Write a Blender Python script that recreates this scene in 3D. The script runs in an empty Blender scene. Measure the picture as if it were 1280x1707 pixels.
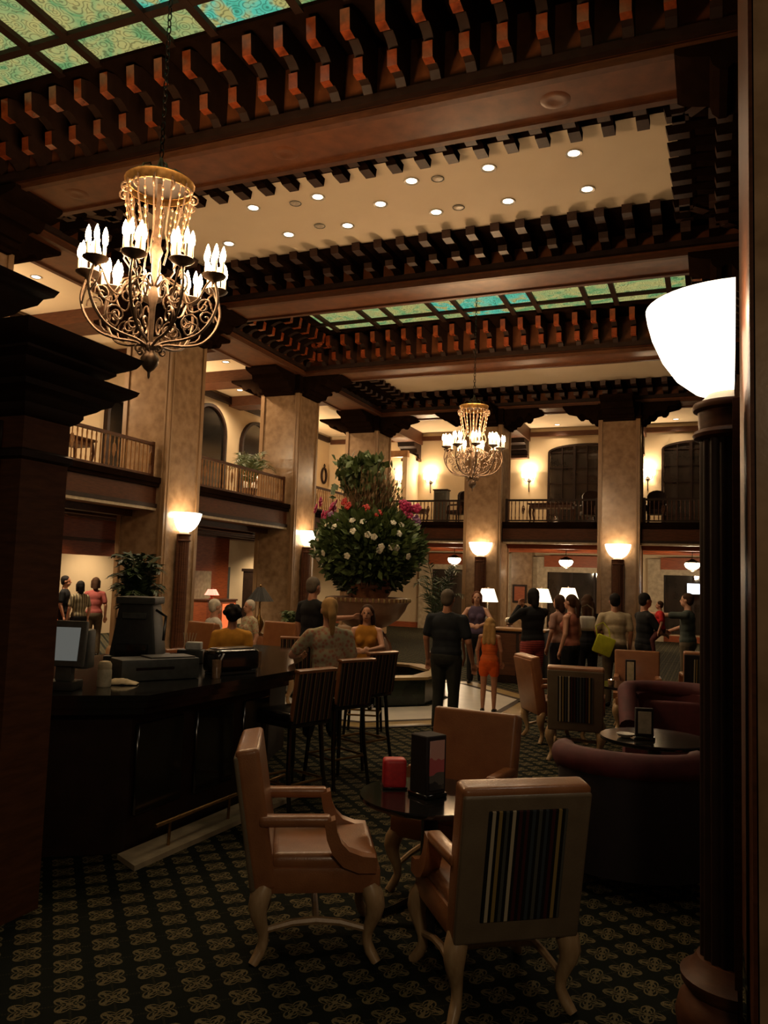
import bpy, bmesh, math, random
import numpy as np
from mathutils import Vector, Matrix, noise as mnoise
random.seed(7)
PI = math.pi
SC = bpy.context.scene
COL = SC.collection

# ---------------------------------------------------------------- camera
def set_camera():
    f, W, H = 1328.0, 1280.0, 1707.0
    cc = np.array([640.0, 853.5])
    ray = lambda p: np.array([p[0] - cc[0], -(p[1] - cc[1]), -f])
    vy = ray((1185, 985)); vx = ray((-2590, 860))
    Y = vy / np.linalg.norm(vy)
    X = -vx / np.linalg.norm(vx); X -= X.dot(Y) * Y; X /= np.linalg.norm(X)
    Z = np.cross(X, Y)
    R = np.array([X, Y, Z])                      # world rows in camera coordinates = camera-to-world
    cd = bpy.data.cameras.new('camera'); co = bpy.data.objects.new('camera', cd); COL.objects.link(co)
    m = Matrix([list(R[i]) + [0] for i in range(3)] + [[0, 0, 0, 1]])
    m.translation = Vector((0, 0, 1.9))
    co.matrix_world = m
    cd.sensor_fit = 'VERTICAL'; cd.sensor_height = 36.0; cd.lens = f / H * 36.0
    cd.clip_start = 0.05; cd.clip_end = 200
    SC.camera = co
    return R
CAMR = set_camera()
def project(p):
    q = CAMR.T @ (np.array(p, float) - np.array([0, 0, 1.9]))
    if q[2] > -0.05: return None
    return 640 + 1328 * q[0] / -q[2], 853.5 - 1328 * q[1] / -q[2]
def seen(p, m=90):
    q = project(p)
    return q is not None and -m < q[0] < 1280 + m and -m < q[1] < 1707 + m

# ---------------------------------------------------------------- world, exposure
wd = bpy.data.worlds.new('world'); SC.world = wd; wd.use_nodes = True
wd.node_tree.nodes['Background'].inputs[0].default_value = (1.0, 0.72, 0.45, 1)
wd.node_tree.nodes['Background'].inputs[1].default_value = 0.012
SC.view_settings.view_transform = 'Standard'
SC.view_settings.look = 'None'
SC.view_settings.exposure = 1.3
SC.view_settings.gamma = 1.0
SC.view_settings.use_curve_mapping = False
SC.cycles.max_bounces = 6
SC.cycles.diffuse_bounces = 3
SC.cycles.glossy_bounces = 3
SC.cycles.transmission_bounces = 4
SC.cycles.sample_clamp_indirect = 4.0
SC.cycles.sample_clamp_direct = 0.0
SC.cycles.use_denoising = True

# light levels (watts / emission strengths)
K_CHAND = 22.0      # per candle cluster of a chandelier
K_BULB = 14.0       # emission of a candle bulb
K_BOWL = 1.7        # emission of a glass bowl
K_BOWL_LAMP = 5.0
K_DOWN = 30.0       # each atrium downlight
K_MEZZ_L = 150.0    # each downlight of the left mezzanine
K_MEZZ = 24.0       # each mezzanine downlight
K_WALL = 52.0       # mezzanine wall sconce
K_GLASS = 0.34      # back-lit stained glass
K_LOW = 55.0        # lanterns and lights under the mezzanine
K_LAMP = 10.0
WARM = (1.0, 0.60, 0.30)
K_BACK = 31.0       # added fill lights over and behind the seats nearest the viewer
K_RECEP_FILL = 150.0      # unseen lights added below the left mezzanine
WARM2 = (1.0, 0.74, 0.46)

# ---------------------------------------------------------------- materials
MATS = {}
def nodes_of(name):
    m = bpy.data.materials.new(name); m.use_nodes = True
    nt = m.node_tree; b = nt.nodes['Principled BSDF']
    MATS[name] = m
    return m, nt, b
def N(nt, t, **kw):
    n = nt.nodes.new(t)
    for k, v in kw.items(): setattr(n, k, v)
    return n
def mat(name, col, rough=0.5, metal=0.0, spec=0.5, noise=0.0, nscale=8.0, col2=None, bump=0.0, bscale=40.0, stretch=None, coat=0.0, detail=4):
    """principled material with procedural two-tone noise and fine relief"""
    m, nt, b = nodes_of(name)
    b.inputs['Roughness'].default_value = rough
    b.inputs['Metallic'].default_value = metal
    b.inputs['Specular IOR Level'].default_value = spec
    b.inputs['Coat Weight'].default_value = coat
    b.inputs['Coat Roughness'].default_value = 0.15
    b.inputs['Base Color'].default_value = (*col, 1)
    tc = N(nt, 'ShaderNodeTexCoord'); mp = N(nt, 'ShaderNodeMapping')
    nt.links.new(tc.outputs['Object'], mp.inputs[0])
    if stretch: mp.inputs['Scale'].default_value = stretch
    c2 = col2 or tuple(c * 0.6 for c in col)
    nz = N(nt, 'ShaderNodeTexNoise'); nz.inputs['Scale'].default_value = nscale; nz.inputs['Detail'].default_value = detail
    nt.links.new(mp.outputs[0], nz.inputs['Vector'])
    cr = N(nt, 'ShaderNodeValToRGB')
    cr.color_ramp.elements[0].position = 0.5 - 0.22; cr.color_ramp.elements[1].position = 0.5 + 0.22
    cr.color_ramp.elements[0].color = (*c2, 1); cr.color_ramp.elements[1].color = (*col, 1)
    nt.links.new(nz.outputs['Fac'], cr.inputs[0])
    nt.links.new(cr.outputs[0], b.inputs['Base Color'])
    if bump:
        nb = N(nt, 'ShaderNodeTexNoise'); nb.inputs['Scale'].default_value = bscale
        nt.links.new(mp.outputs[0], nb.inputs['Vector'])
        bp = N(nt, 'ShaderNodeBump'); bp.inputs['Strength'].default_value = bump; bp.inputs['Distance'].default_value = 0.01
        nt.links.new(nb.outputs['Fac'], bp.inputs['Height']); nt.links.new(bp.outputs[0], b.inputs['Normal'])
    return m
def emis(name, col, strength, sample=True):
    m, nt, b = nodes_of(name)
    b.inputs['Base Color'].default_value = (*[min(1, c) for c in col], 1)
    b.inputs['Emission Color'].default_value = (*col, 1)
    b.inputs['Emission Strength'].default_value = strength
    b.inputs['Roughness'].default_value = 0.4
    m.cycles.emission_sampling = 'AUTO' if sample else 'NONE'
    return m

stone = mat('travertine', (0.36, 0.235, 0.135), 0.22, nscale=5.5, col2=(0.19, 0.115, 0.06), bump=0.04, bscale=30, detail=12)
stone_trim = mat('travertine_trim', (0.30, 0.18, 0.09), 0.35, nscale=3.0, col2=(0.22, 0.13, 0.06), detail=8)
wood = mat('brown_wood', (0.10, 0.036, 0.014), 0.5, spec=0.25, nscale=6, col2=(0.055, 0.019, 0.008), stretch=(1, 1, 6), bump=0.05)
wood_red = mat('red_wood', (0.34, 0.085, 0.028), 0.45, spec=0.3, nscale=5, col2=(0.20, 0.048, 0.017), stretch=(1, 1, 6))
wood_dark = mat('dark_wood', (0.026, 0.012, 0.007), 0.55, spec=0.2, nscale=6, col2=(0.013, 0.006, 0.0035))
wood_black = mat('blackened_wood', (0.012, 0.006, 0.0035), 0.95, spec=0.0, nscale=6, col2=(0.007, 0.0035, 0.002))
fascia_wood = mat('fascia_wood', (0.085, 0.028, 0.011), 0.5, spec=0.12, nscale=6, col2=(0.045, 0.015, 0.006), stretch=(1, 1, 6))
mezz_bounce_carpet = mat('mezzanine_bounce_carpet', (0.42, 0.32, 0.20), 0.9, nscale=20)  # made pale to bounce light onto the mezzanine ceiling
wood_beam = mat('painted_beam', (0.15, 0.050, 0.017), 0.42, spec=0.3, nscale=5, col2=(0.08, 0.026, 0.009))
wood_gold = mat('gilded_wood', (0.36, 0.18, 0.06), 0.45, spec=0.3, nscale=6, col2=(0.22, 0.10, 0.035))
bracket_paint = mat('bracket_terracotta', (0.34, 0.068, 0.018), 0.24, nscale=9, col2=(0.12, 0.022, 0.007), coat=0.7)
bracket_brown = mat('bracket_brown', (0.05, 0.02, 0.011), 0.5, spec=0.25, nscale=30, col2=(0.03, 0.012, 0.007))
plaster = mat('cream_plaster', (0.56, 0.44, 0.28), 0.8, nscale=2, col2=(0.52, 0.40, 0.25), bump=0.05, bscale=60)
plaster_c = mat('cream_ceiling', (0.80, 0.67, 0.48), 0.8, nscale=2, col2=(0.76, 0.63, 0.45))
cream_trim = mat('cream_trim', (0.50, 0.40, 0.26), 0.5, nscale=8)
iron = mat('antique_gilt_iron', (0.20, 0.135, 0.09), 0.42, metal=0.55, nscale=20, col2=(0.09, 0.06, 0.04))
brass = mat('brass', (0.40, 0.23, 0.075), 0.32, metal=0.9, nscale=20)
black_iron = mat('black_iron', (0.02, 0.015, 0.012), 0.4, metal=0.6, nscale=20)
crystal = mat('amber_crystal', (0.34, 0.21, 0.12), 0.15, spec=0.9, nscale=30, coat=0.6)
wax = mat('candle_wax', (0.85, 0.75, 0.55), 0.5, nscale=10, col2=(0.8, 0.68, 0.46))
leather = mat('tan_leather', (0.30, 0.125, 0.050), 0.33, nscale=9, col2=(0.22, 0.085, 0.033), bump=0.12, bscale=120, coat=0.12)
leather_d = mat('olive_leather', (0.165, 0.125, 0.08), 0.42, nscale=9, col2=(0.13, 0.095, 0.06), bump=0.12, bscale=120)
chairwood = mat('pale_chair_wood', (0.42, 0.29, 0.16), 0.36, nscale=9, col2=(0.32, 0.20, 0.10), stretch=(6, 6, 1))
velvet = mat('burgundy_velvet', (0.095, 0.012, 0.015), 0.75, nscale=12, col2=(0.06, 0.007, 0.009), bump=0.1, bscale=200)
velvet_d = mat('dark_velvet', (0.012, 0.006, 0.007), 0.8, nscale=12)
lacquer = mat('black_lacquer', (0.008, 0.007, 0.006), 0.16, nscale=10, coat=0.5)
granite = mat('black_granite', (0.012, 0.012, 0.011), 0.1, nscale=60, col2=(0.006, 0.006, 0.006), spec=0.6)
plastic = mat('dark_grey_plastic', (0.03, 0.033, 0.03), 0.45, nscale=20)
plastic_g = mat('grey_plastic', (0.07, 0.075, 0.068), 0.45, nscale=20)
steel = mat('steel', (0.5, 0.47, 0.42), 0.25, metal=1.0, nscale=30)
marble_w = mat('white_marble', (0.62, 0.58, 0.50), 0.3, nscale=3, col2=(0.48, 0.45, 0.40), detail=10)
marble_g = mat('green_marble', (0.016, 0.026, 0.018), 0.18, nscale=5, col2=(0.006, 0.010, 0.007), detail=10)
marble_y = mat('yellow_marble', (0.34, 0.24, 0.10), 0.3, nscale=4, col2=(0.22, 0.15, 0.06), detail=10)
marble_red = mat('red_travertine', (0.22, 0.11, 0.065), 0.4, nscale=5, col2=(0.14, 0.065, 0.035), detail=10, bump=0.1)
copper = mat('copper_vase', (0.38, 0.19, 0.10), 0.45, metal=0.3, nscale=8, col2=(0.22, 0.10, 0.05))
leaf = mat('green_leaf', (0.12, 0.17, 0.055), 0.5, nscale=7, col2=(0.05, 0.085, 0.025))
leaf_d = mat('dark_green_leaf', (0.035, 0.06, 0.022), 0.5, nscale=12, col2=(0.015, 0.028, 0.011))
twig = mat('dry_twig', (0.20, 0.12, 0.05), 0.7, nscale=12)
white_f = mat('white_petal', (0.75, 0.72, 0.60), 0.6, nscale=12, col2=(0.66, 0.62, 0.5))
pink_f = mat('magenta_petal', (0.55, 0.03, 0.13), 0.5, nscale=12, col2=(0.4, 0.02, 0.1))
red_f = mat('red_petal', (0.62, 0.03, 0.02), 0.5, nscale=12)
lilac_f = mat('lilac_petal', (0.36, 0.16, 0.34), 0.5, nscale=12)
basket = mat('terracotta_pot', (0.12, 0.055, 0.03), 0.7, nscale=12)
red_box = mat('red_card', (0.62, 0.03, 0.035), 0.5, nscale=40, col2=(0.45, 0.02, 0.03))
paper = mat('cream_paper', (0.62, 0.55, 0.38), 0.6, nscale=20)
paper_w = mat('white_paper', (0.72, 0.70, 0.64), 0.6, nscale=20)
cloth_rag = mat('bar_towel', (0.60, 0.50, 0.32), 0.8, nscale=14, bump=0.2)
dark_glass = mat('dark_window_glass', (0.045, 0.035, 0.028), 0.05, nscale=2, spec=0.9)
shade_m = emis('pleated_shade', (1.0, 0.80, 0.55), 0.9)
black_shade = mat('black_lamp_shade', (0.01, 0.009, 0.008), 0.6, nscale=20)
bulb_m = emis('candle_bulb', (1.0, 0.80, 0.52), K_BULB, sample=False)
bowl_m = emis('alabaster_bowl', (1.0, 0.86, 0.66), K_BOWL)
bowl_far = emis('alabaster_bowl_lit', (1.0, 0.84, 0.60), 2.2)
down_m = emis('downlight_lens', (1.0, 0.86, 0.66), 5.0, sample=False)
rim_m = mat('downlight_trim', (0.6, 0.52, 0.4), 0.4, nscale=20)
lantern_m = emis('lantern_glass', (1.0, 0.78, 0.50), 5.0, sample=False)
tv_m = emis('television_screen', (0.75, 0.85, 1.0), 1.6)
screen_m = emis('monitor_screen', (0.40, 0.45, 0.44), 0.07)
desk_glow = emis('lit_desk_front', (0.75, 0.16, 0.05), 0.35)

def carpet_material():
    m, nt, b = nodes_of('patterned_carpet')
    b.inputs['Roughness'].default_value = 0.95; b.inputs['Specular IOR Level'].default_value = 0.05
    L = nt.links.new
    def M(op, a, c=None):
        n = N(nt, 'ShaderNodeMath', operation=op)
        for i, v in enumerate((a, c)):
            if v is None: continue
            if isinstance(v, (int, float)): n.inputs[i].default_value = v
            else: L(v, n.inputs[i])
        return n.outputs[0]
    tc = N(nt, 'ShaderNodeTexCoord'); sp = N(nt, 'ShaderNodeSeparateXYZ'); L(tc.outputs['Object'], sp.inputs[0])
    x, y = sp.outputs[0], sp.outputs[1]
    P = 0.184
    u = M('DIVIDE', M('SUBTRACT', M('MULTIPLY', M('ADD', x, y), 0.70711), 0.021), P)
    v = M('DIVIDE', M('SUBTRACT', M('MULTIPLY', M('SUBTRACT', y, x), 0.70711), 4.264), P)
    fu = M('SUBTRACT', M('FRACT', M('ADD', u, 100.5)), 0.5); fv = M('SUBTRACT', M('FRACT', M('ADD', v, 100.5)), 0.5)
    au, av = M('ABSOLUTE', fu), M('ABSOLUTE', fv)
    r = M('SQRT', M('ADD', M('MULTIPLY', fu, fu), M('MULTIPLY', fv, fv)))
    th = M('ADD', M('ARCTAN2', fv, fu), 0.7854)
    pet = M('ABSOLUTE', M('COSINE', M('MULTIPLY', th, 2.0)))
    edge = M('ADD', 0.20, M('MULTIPLY', pet, 0.21))
    rim = M('LESS_THAN', M('ABSOLUTE', M('SUBTRACT', r, edge)), 0.028)
    curl = M('LESS_THAN', M('ABSOLUTE', M('SUBTRACT', r, M('MULTIPLY', edge, 0.58))), 0.026)
    core = M('LESS_THAN', r, 0.085)
    spoke = M('MULTIPLY', M('GREATER_THAN', M('ABSOLUTE', M('COSINE', M('MULTIPLY', th, 2.0))), 0.93), M('LESS_THAN', r, edge))
    flower = M('MINIMUM', M('ADD', M('ADD', rim, curl), M('ADD', core, spoke)), 1.0)
    near_axis = M('LESS_THAN', M('MINIMUM', au, av), 0.03)
    dashes = M('GREATER_THAN', M('SINE', M('MULTIPLY', M('ADD', M('ABSOLUTE', fu), M('ABSOLUTE', fv)), 95.0)), 0.1)
    lines = M('MULTIPLY', near_axis, dashes)
    fac = M('MINIMUM', M('ADD', flower, M('MULTIPLY', lines, 0.22)), 1.0)
    nz = N(nt, 'ShaderNodeTexNoise'); nz.inputs['Scale'].default_value = 260.0
    L(tc.outputs['Object'], nz.inputs['Vector'])
    fac2 = M('MULTIPLY', fac, M('MINIMUM', M('MAXIMUM', M('MULTIPLY', M('SUBTRACT', nz.outputs['Fac'], 0.36), 5.0), 0.15), 1.0))
    mx = N(nt, 'ShaderNodeMix', data_type='RGBA')
    L(fac2, mx.inputs['Factor'])
    mx.inputs[6].default_value = (0.008, 0.010, 0.008, 1); mx.inputs[7].default_value = (0.16, 0.13, 0.068, 1)
    L(mx.outputs[2], b.inputs['Base Color'])
    bp = N(nt, 'ShaderNodeBump'); bp.inputs['Strength'].default_value = 0.4; bp.inputs['Distance'].default_value = 0.004
    L(nz.outputs['Fac'], bp.inputs['Height']); L(bp.outputs[0], b.inputs['Normal'])
    return m
carpet = carpet_material()

def stripe_material(name, cols, period):
    """vertical corded stripes across the local x axis"""
    m, nt, b = nodes_of(name)
    b.inputs['Roughness'].default_value = 0.7; b.inputs['Specular IOR Level'].default_value = 0.2
    L = nt.links.new
    tc = N(nt, 'ShaderNodeTexCoord'); sp = N(nt, 'ShaderNodeSeparateXYZ'); L(tc.outputs['Object'], sp.inputs[0])
    a = N(nt, 'ShaderNodeMath', operation='DIVIDE'); L(sp.outputs[0], a.inputs[0]); a.inputs[1].default_value = period
    a2 = N(nt, 'ShaderNodeMath', operation='ADD'); L(a.outputs[0], a2.inputs[0]); a2.inputs[1].default_value = 10.5
    fr = N(nt, 'ShaderNodeMath', operation='FRACT'); L(a2.outputs[0], fr.inputs[0])
    cr = N(nt, 'ShaderNodeValToRGB'); cr.color_ramp.interpolation = 'CONSTANT'
    e = cr.color_ramp.elements
    e[0].position = 0; e[0].color = (*cols[0], 1)
    e[1].position = 1.0 / len(cols); e[1].color = (*cols[1], 1)
    for i in range(2, len(cols)):
        x = e.new(i / len(cols)); x.color = (*cols[i], 1)
    L(fr.outputs[0], cr.inputs[0]); L(cr.outputs[0], b.inputs['Base Color'])
    return m
_k, _w, _g, _y, _b, _d = (0.008, 0.008, 0.008), (0.42, 0.36, 0.25), (0.07, 0.07, 0.06), (0.26, 0.18, 0.06), (0.05, 0.012, 0.012), (0.035, 0.045, 0.055)
stripes = stripe_material('striped_fabric', [_k, _w, _k, _y, _k, _g, _k, _w, _k, _b, _k, _b, _k, _d, _k, _g, _k, _d, _k, _b, _k, _y, _k, _g], 0.37)
stripes_b = stripe_material('striped_gold_fabric', [_k, (0.17, 0.11, 0.045), _b, (0.055, 0.045, 0.03), _k, (0.12, 0.08, 0.035), _b, _k], 0.10)
stripe_shirt = stripe_material('striped_knit', [(0.30, 0.25, 0.15), (0.10, 0.08, 0.05)], 0.06)

def glass_material(name, teal):
    """back-lit opalescent leaded glass: emission only, swirled greens"""
    m, nt, b = nodes_of(name)
    L = nt.links.new
    b.inputs['Base Color'].default_value = (0.02, 0.03, 0.02, 1); b.inputs['Roughness'].default_value = 0.25
    tc = N(nt, 'ShaderNodeTexCoord')
    n1 = N(nt, 'ShaderNodeTexNoise'); n1.inputs['Scale'].default_value = 2.6; n1.inputs['Detail'].default_value = 3; n1.inputs['Distortion'].default_value = 1.0
    L(tc.outputs['Object'], n1.inputs['Vector'])
    cr = N(nt, 'ShaderNodeValToRGB'); e = cr.color_ramp.elements
    e[0].position = 0.36; e[0].color = (0.05, 0.42, 0.28, 1) if teal else (0.15, 0.34, 0.13, 1)
    e[1].position = 0.60; e[1].color = (0.46, 0.43, 0.15, 1)
    x = e.new(0.46); x.color = (0.10, 0.58, 0.42, 1) if teal else (0.33, 0.42, 0.16, 1)
    L(n1.outputs['Fac'], cr.inputs[0])
    vo = N(nt, 'ShaderNodeTexVoronoi', feature='F1'); vo.inputs['Scale'].default_value = 6.5
    L(tc.outputs['Object'], vo.inputs['Vector'])
    mu = N(nt, 'ShaderNodeMath', operation='MULTIPLY'); L(vo.outputs['Distance'], mu.inputs[0]); mu.inputs[1].default_value = 26
    si = N(nt, 'ShaderNodeMath', operation='SINE'); L(mu.outputs[0], si.inputs[0])
    mr = N(nt, 'ShaderNodeMapRange'); L(si.outputs[0], mr.inputs[0])
    mr.inputs[1].default_value = -1.0; mr.inputs[2].default_value = -0.2; mr.inputs[3].default_value = 0.45; mr.inputs[4].default_value = 1.0
    mx = N(nt, 'ShaderNodeMix', data_type='RGBA', blend_type='MULTIPLY'); mx.inputs[0].default_value = 1.0
    L(cr.outputs[0], mx.inputs[6]); L(mr.outputs[0], mx.inputs[7])
    L(mx.outputs[2], b.inputs['Emission Color']); b.inputs['Emission Strength'].default_value = K_GLASS
    m.cycles.emission_sampling = 'NONE'
    return m
glass_green = glass_material('green_art_glass', False)
glass_teal = glass_material('teal_art_glass', True)

_cloth = {}
def cloth(r, g, b, rough=0.8):
    k = (r, g, b)
    if k not in _cloth:
        _cloth[k] = mat('cloth_%d' % len(_cloth), k, rough, nscale=14, col2=tuple(c * 0.75 for c in k), spec=0.2)
    return _cloth[k]
skin_l = mat('light_skin', (0.55, 0.29, 0.19), 0.5, nscale=10, col2=(0.48, 0.24, 0.15))
skin_t = mat('tan_skin', (0.42, 0.20, 0.12), 0.5, nscale=10, col2=(0.36, 0.16, 0.09))

# ---------------------------------------------------------------- mesh helpers
class MB:
    def __init__(s): s.v, s.f, s.m = [], [], []
    def add(s, vs, fs, mi=0):
        o = len(s.v); s.v += [tuple(p) for p in vs]; s.f += [tuple(i + o for i in f) for f in fs]; s.m += [mi] * len(fs)
        return s
    def box(s, x0, x1, y0, y1, z0, z1, mi=0):
        vs = [(x, y, z) for x in (x0, x1) for y in (y0, y1) for z in (z0, z1)]
        return s.add(vs, [(0, 1, 3, 2), (4, 6, 7, 5), (0, 4, 5, 1), (2, 3, 7, 6), (0, 2, 6, 4), (1, 5, 7, 3)], mi)
    def rbox(s, c, size, bev=0.02, seg=2, rot=None, mi=0, taper=None):
        bm = bmesh.new(); bmesh.ops.create_cube(bm, size=1)
        for v in bm.verts:
            v.co = Vector((v.co.x * size[0], v.co.y * size[1], v.co.z * size[2]))
            if taper and v.co.z > 0: v.co.x *= taper[0]; v.co.y *= taper[1]
        if bev: bmesh.ops.bevel(bm, geom=bm.edges[:], offset=bev, segments=seg, profile=0.6, affect='EDGES')
        M = rot or Matrix.Identity(3)
        bm.verts.index_update()
        vs = [M @ v.co + Vector(c) for v in bm.verts]; fs = [tuple(v.index for v in f.verts) for f in bm.faces]
        bm.free(); return s.add(vs, fs, mi)
    def lathe(s, prof, n=16, c=(0, 0, 0), a0=0.0, a1=2 * PI, mi=0, caps=True):
        full = abs(a1 - a0 - 2 * PI) < 1e-6; k = n if full else n + 1
        vs, fs = [], []
        for r, z in prof:
            for i in range(k):
                a = a0 + (a1 - a0) * i / n
                vs.append((c[0] + r * math.cos(a), c[1] + r * math.sin(a), c[2] + z))
        for j in range(len(prof) - 1):
            for i in range(n):
                i2 = (i + 1) % k
                fs.append((j * k + i, j * k + i2, (j + 1) * k + i2, (j + 1) * k + i))
        if full and caps:
            fs.append(tuple(range(k))[::-1]); fs.append(tuple((len(prof) - 1) * k + i for i in range(k)))
        if not full and caps:
            fs.append(tuple(j * k for j in range(len(prof)))); fs.append(tuple(j * k + k - 1 for j in range(len(prof)))[::-1])
            fs.append(tuple(range(k))[::-1]); fs.append(tuple((len(prof) - 1) * k + i for i in range(k)))
        return s.add(vs, fs, mi)
    def tube(s, path, rad, n=6, mi=0, closed=False):
        P = [Vector(p) for p in path]; m = len(P)
        R = rad if isinstance(rad, (list, tuple)) else [rad] * m
        vs, fs = [], []
        up = None
        for i, p in enumerate(P):
            t = (P[(i + 1) % m] - P[i - 1]) if closed else (P[min(i + 1, m - 1)] - P[max(i - 1, 0)])
            t = t.normalized() if t.length > 1e-9 else Vector((0, 0, 1))
            if up is None:
                up = Vector((0, 0, 1)) if abs(t.z) < 0.9 else Vector((1, 0, 0))
            a = t.cross(up)
            if a.length < 1e-4: a = t.orthogonal()
            a.normalize(); b2 = a.cross(t).normalized(); up = b2
            for j in range(n):
                q = 2 * PI * j / n
                vs.append(p + a * (R[i] * math.cos(q)) + b2 * (R[i] * math.sin(q)))
        for i in range(m if closed else m - 1):
            i2 = (i + 1) % m
            for j in range(n):
                j2 = (j + 1) % n
                fs.append((i * n + j, i * n + j2, i2 * n + j2, i2 * n + j))
        if not closed:
            fs.append(tuple(range(n))[::-1]); fs.append(tuple((m - 1) * n + j for j in range(n)))
        return s.add(vs, fs, mi)
    def ell(s, c, r, seg=10, rings=7, mi=0, rot=None):
        vs, fs = [], []
        M = rot or Matrix.Identity(3); c = Vector(c)
        vs.append(c + M @ Vector((0, 0, -r[2])))
        for j in range(1, rings):
            t = -PI / 2 + PI * j / rings
            for i in range(seg):
                a = 2 * PI * i / seg
                vs.append(c + M @ Vector((r[0] * math.cos(t) * math.cos(a), r[1] * math.cos(t) * math.sin(a), r[2] * math.sin(t))))
        vs.append(c + M @ Vector((0, 0, r[2]))); last = len(vs) - 1
        for i in range(seg):
            i2 = (i + 1) % seg
            fs.append((0, 1 + i2, 1 + i))
            for j in range(rings - 2):
                fs.append((1 + j * seg + i, 1 + j * seg + i2, 1 + (j + 1) * seg + i2, 1 + (j + 1) * seg + i))
            fs.append((1 + (rings - 2) * seg + i, 1 + (rings - 2) * seg + i2, last))
        return s.add(vs, fs, mi)
    def prism(s, poly, axis, a, b, mi=0, mi_of=None):
        """poly: 2-D outline; axis: 'x','y','z' of extrusion from a to b"""
        n = len(poly)
        def P(q, t):
            return {'x': (t, q[0], q[1]), 'y': (q[0], t, q[1]), 'z': (q[0], q[1], t)}[axis]
        vs = [P(q, a) for q in poly] + [P(q, b) for q in poly]
        o = len(s.f)
        fs = [(i, (i + 1) % n, n + (i + 1) % n, n + i) for i in range(n)] + [tuple(range(n))[::-1], tuple(range(n, 2 * n))]
        s.add(vs, fs, mi)
        if mi_of:
            for i in range(n):
                if i in mi_of: s.m[o + i] = mi_of[i]
        return s
    def mesh(s, name, mats, smooth=True, ang=40):
        me = bpy.data.meshes.new(name); me.from_pydata(s.v, [], s.f)
        for m in (mats if isinstance(mats, (list, tuple)) else [mats]): me.materials.append(m)
        if len(me.materials) > 1: me.polygons.foreach_set('material_index', s.m)
        bm = bmesh.new(); bm.from_mesh(me); bmesh.ops.recalc_face_normals(bm, faces=bm.faces); bm.to_mesh(me); bm.free()
        if smooth:
            me.shade_smooth()
            me.set_sharp_from_angle(angle=math.radians(ang))
        me.update()
        return me
    def build(s, name, mats, parent=None, loc=(0, 0, 0), rz=0.0, smooth=True, ang=40):
        return link(name, s.mesh(name, mats, smooth, ang), parent, loc, rz)
def link(name, me, parent=None, loc=(0, 0, 0), rz=0.0):
    o = bpy.data.objects.new(name, me); COL.objects.link(o)
    o.location = loc; o.rotation_euler = (0, 0, rz); o.parent = parent
    return o
def tag(o, label, cat, group=None, kind=None):
    o['label'] = label; o['category'] = cat
    if group: o['group'] = group
    if kind: o['kind'] = kind
    return o
def thing(name, label, cat, loc=(0, 0, 0), rz=0.0, group=None):
    o = bpy.data.objects.new(name, None); COL.objects.link(o); o.empty_display_size = 0.1
    o.location = loc; o.rotation_euler = (0, 0, rz)
    return tag(o, label, cat, group)
def struct(name, loc=(0, 0, 0)):
    o = bpy.data.objects.new(name, None); COL.objects.link(o); o.location = loc; o['kind'] = 'structure'
    return o
def smesh(name, mb, m, **kw):
    o = mb.build(name, m, **kw); o['kind'] = 'structure'; return o
def dup(root, loc, rz, label=None, group=None, cat=None):
    kids = {}
    for o in bpy.data.objects:
        if o.parent: kids.setdefault(o.parent, []).append(o)
    r = root.copy(); COL.objects.link(r); r.location = loc; r.rotation_euler = (0, 0, rz)
    if label: r['label'] = label
    if group: r['group'] = group
    def rec(a, b):
        for ch in kids.get(a, []):
            c = ch.copy(); COL.objects.link(c); c.parent = b; rec(ch, c)
    rec(root, r)
    return r
def lamp(kind, name, loc, watts, col=WARM, size=0.06, parent=None, rot=None, spot=None, blend=0.6):
    ld = bpy.data.lights.new(name, kind); ld.energy = watts; ld.color = col
    if kind == 'SPOT': ld.spot_size = spot or 2.2; ld.spot_blend = blend
    ld.shadow_soft_size = size
    o = bpy.data.objects.new(name, ld); COL.objects.link(o); o.location = loc
    if rot: o.rotation_euler = rot
    if parent: o.parent = parent
    return o
# ================================================================ STRUCTURE
ROW = [3.6, 9.05, 14.6, 20.2, 25.95]
CXL, CXR = -11.42, 1.42
BH = 0.42
ZB = 7.65
XL_IN, XR_IN = -10.72, 0.72
ORD = ['first', 'second', 'third', 'fourth', 'fifth', 'sixth', 'seventh', 'eighth', 'ninth', 'tenth', 'eleventh', 'twelfth', 'thirteenth', 'fourteenth', 'fifteenth', 'sixteenth']

smesh('floor', MB().box(-20, 9, -3, 36, -0.12, 0), carpet)

def rect_stack(mb, x0, x1, y0, y1, prof, mi=0):
    """moulded block: rectangle offset by each profile step"""
    vs, fs = [], []
    for off, z in prof:
        vs += [(x0 - off, y0 - off, z), (x1 + off, y0 - off, z), (x1 + off, y1 + off, z), (x0 - off, y1 + off, z)]
    n = len(prof)
    for j in range(n - 1):
        for i in range(4):
            i2 = (i + 1) % 4
            fs.append((4 * j + i, 4 * j + i2, 4 * j + 4 + i2, 4 * j + 4 + i))
    fs.append((3, 2, 1, 0)); fs.append(tuple(4 * (n - 1) + i for i in range(4)))
    mb.add(vs, fs, mi); return mb

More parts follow.
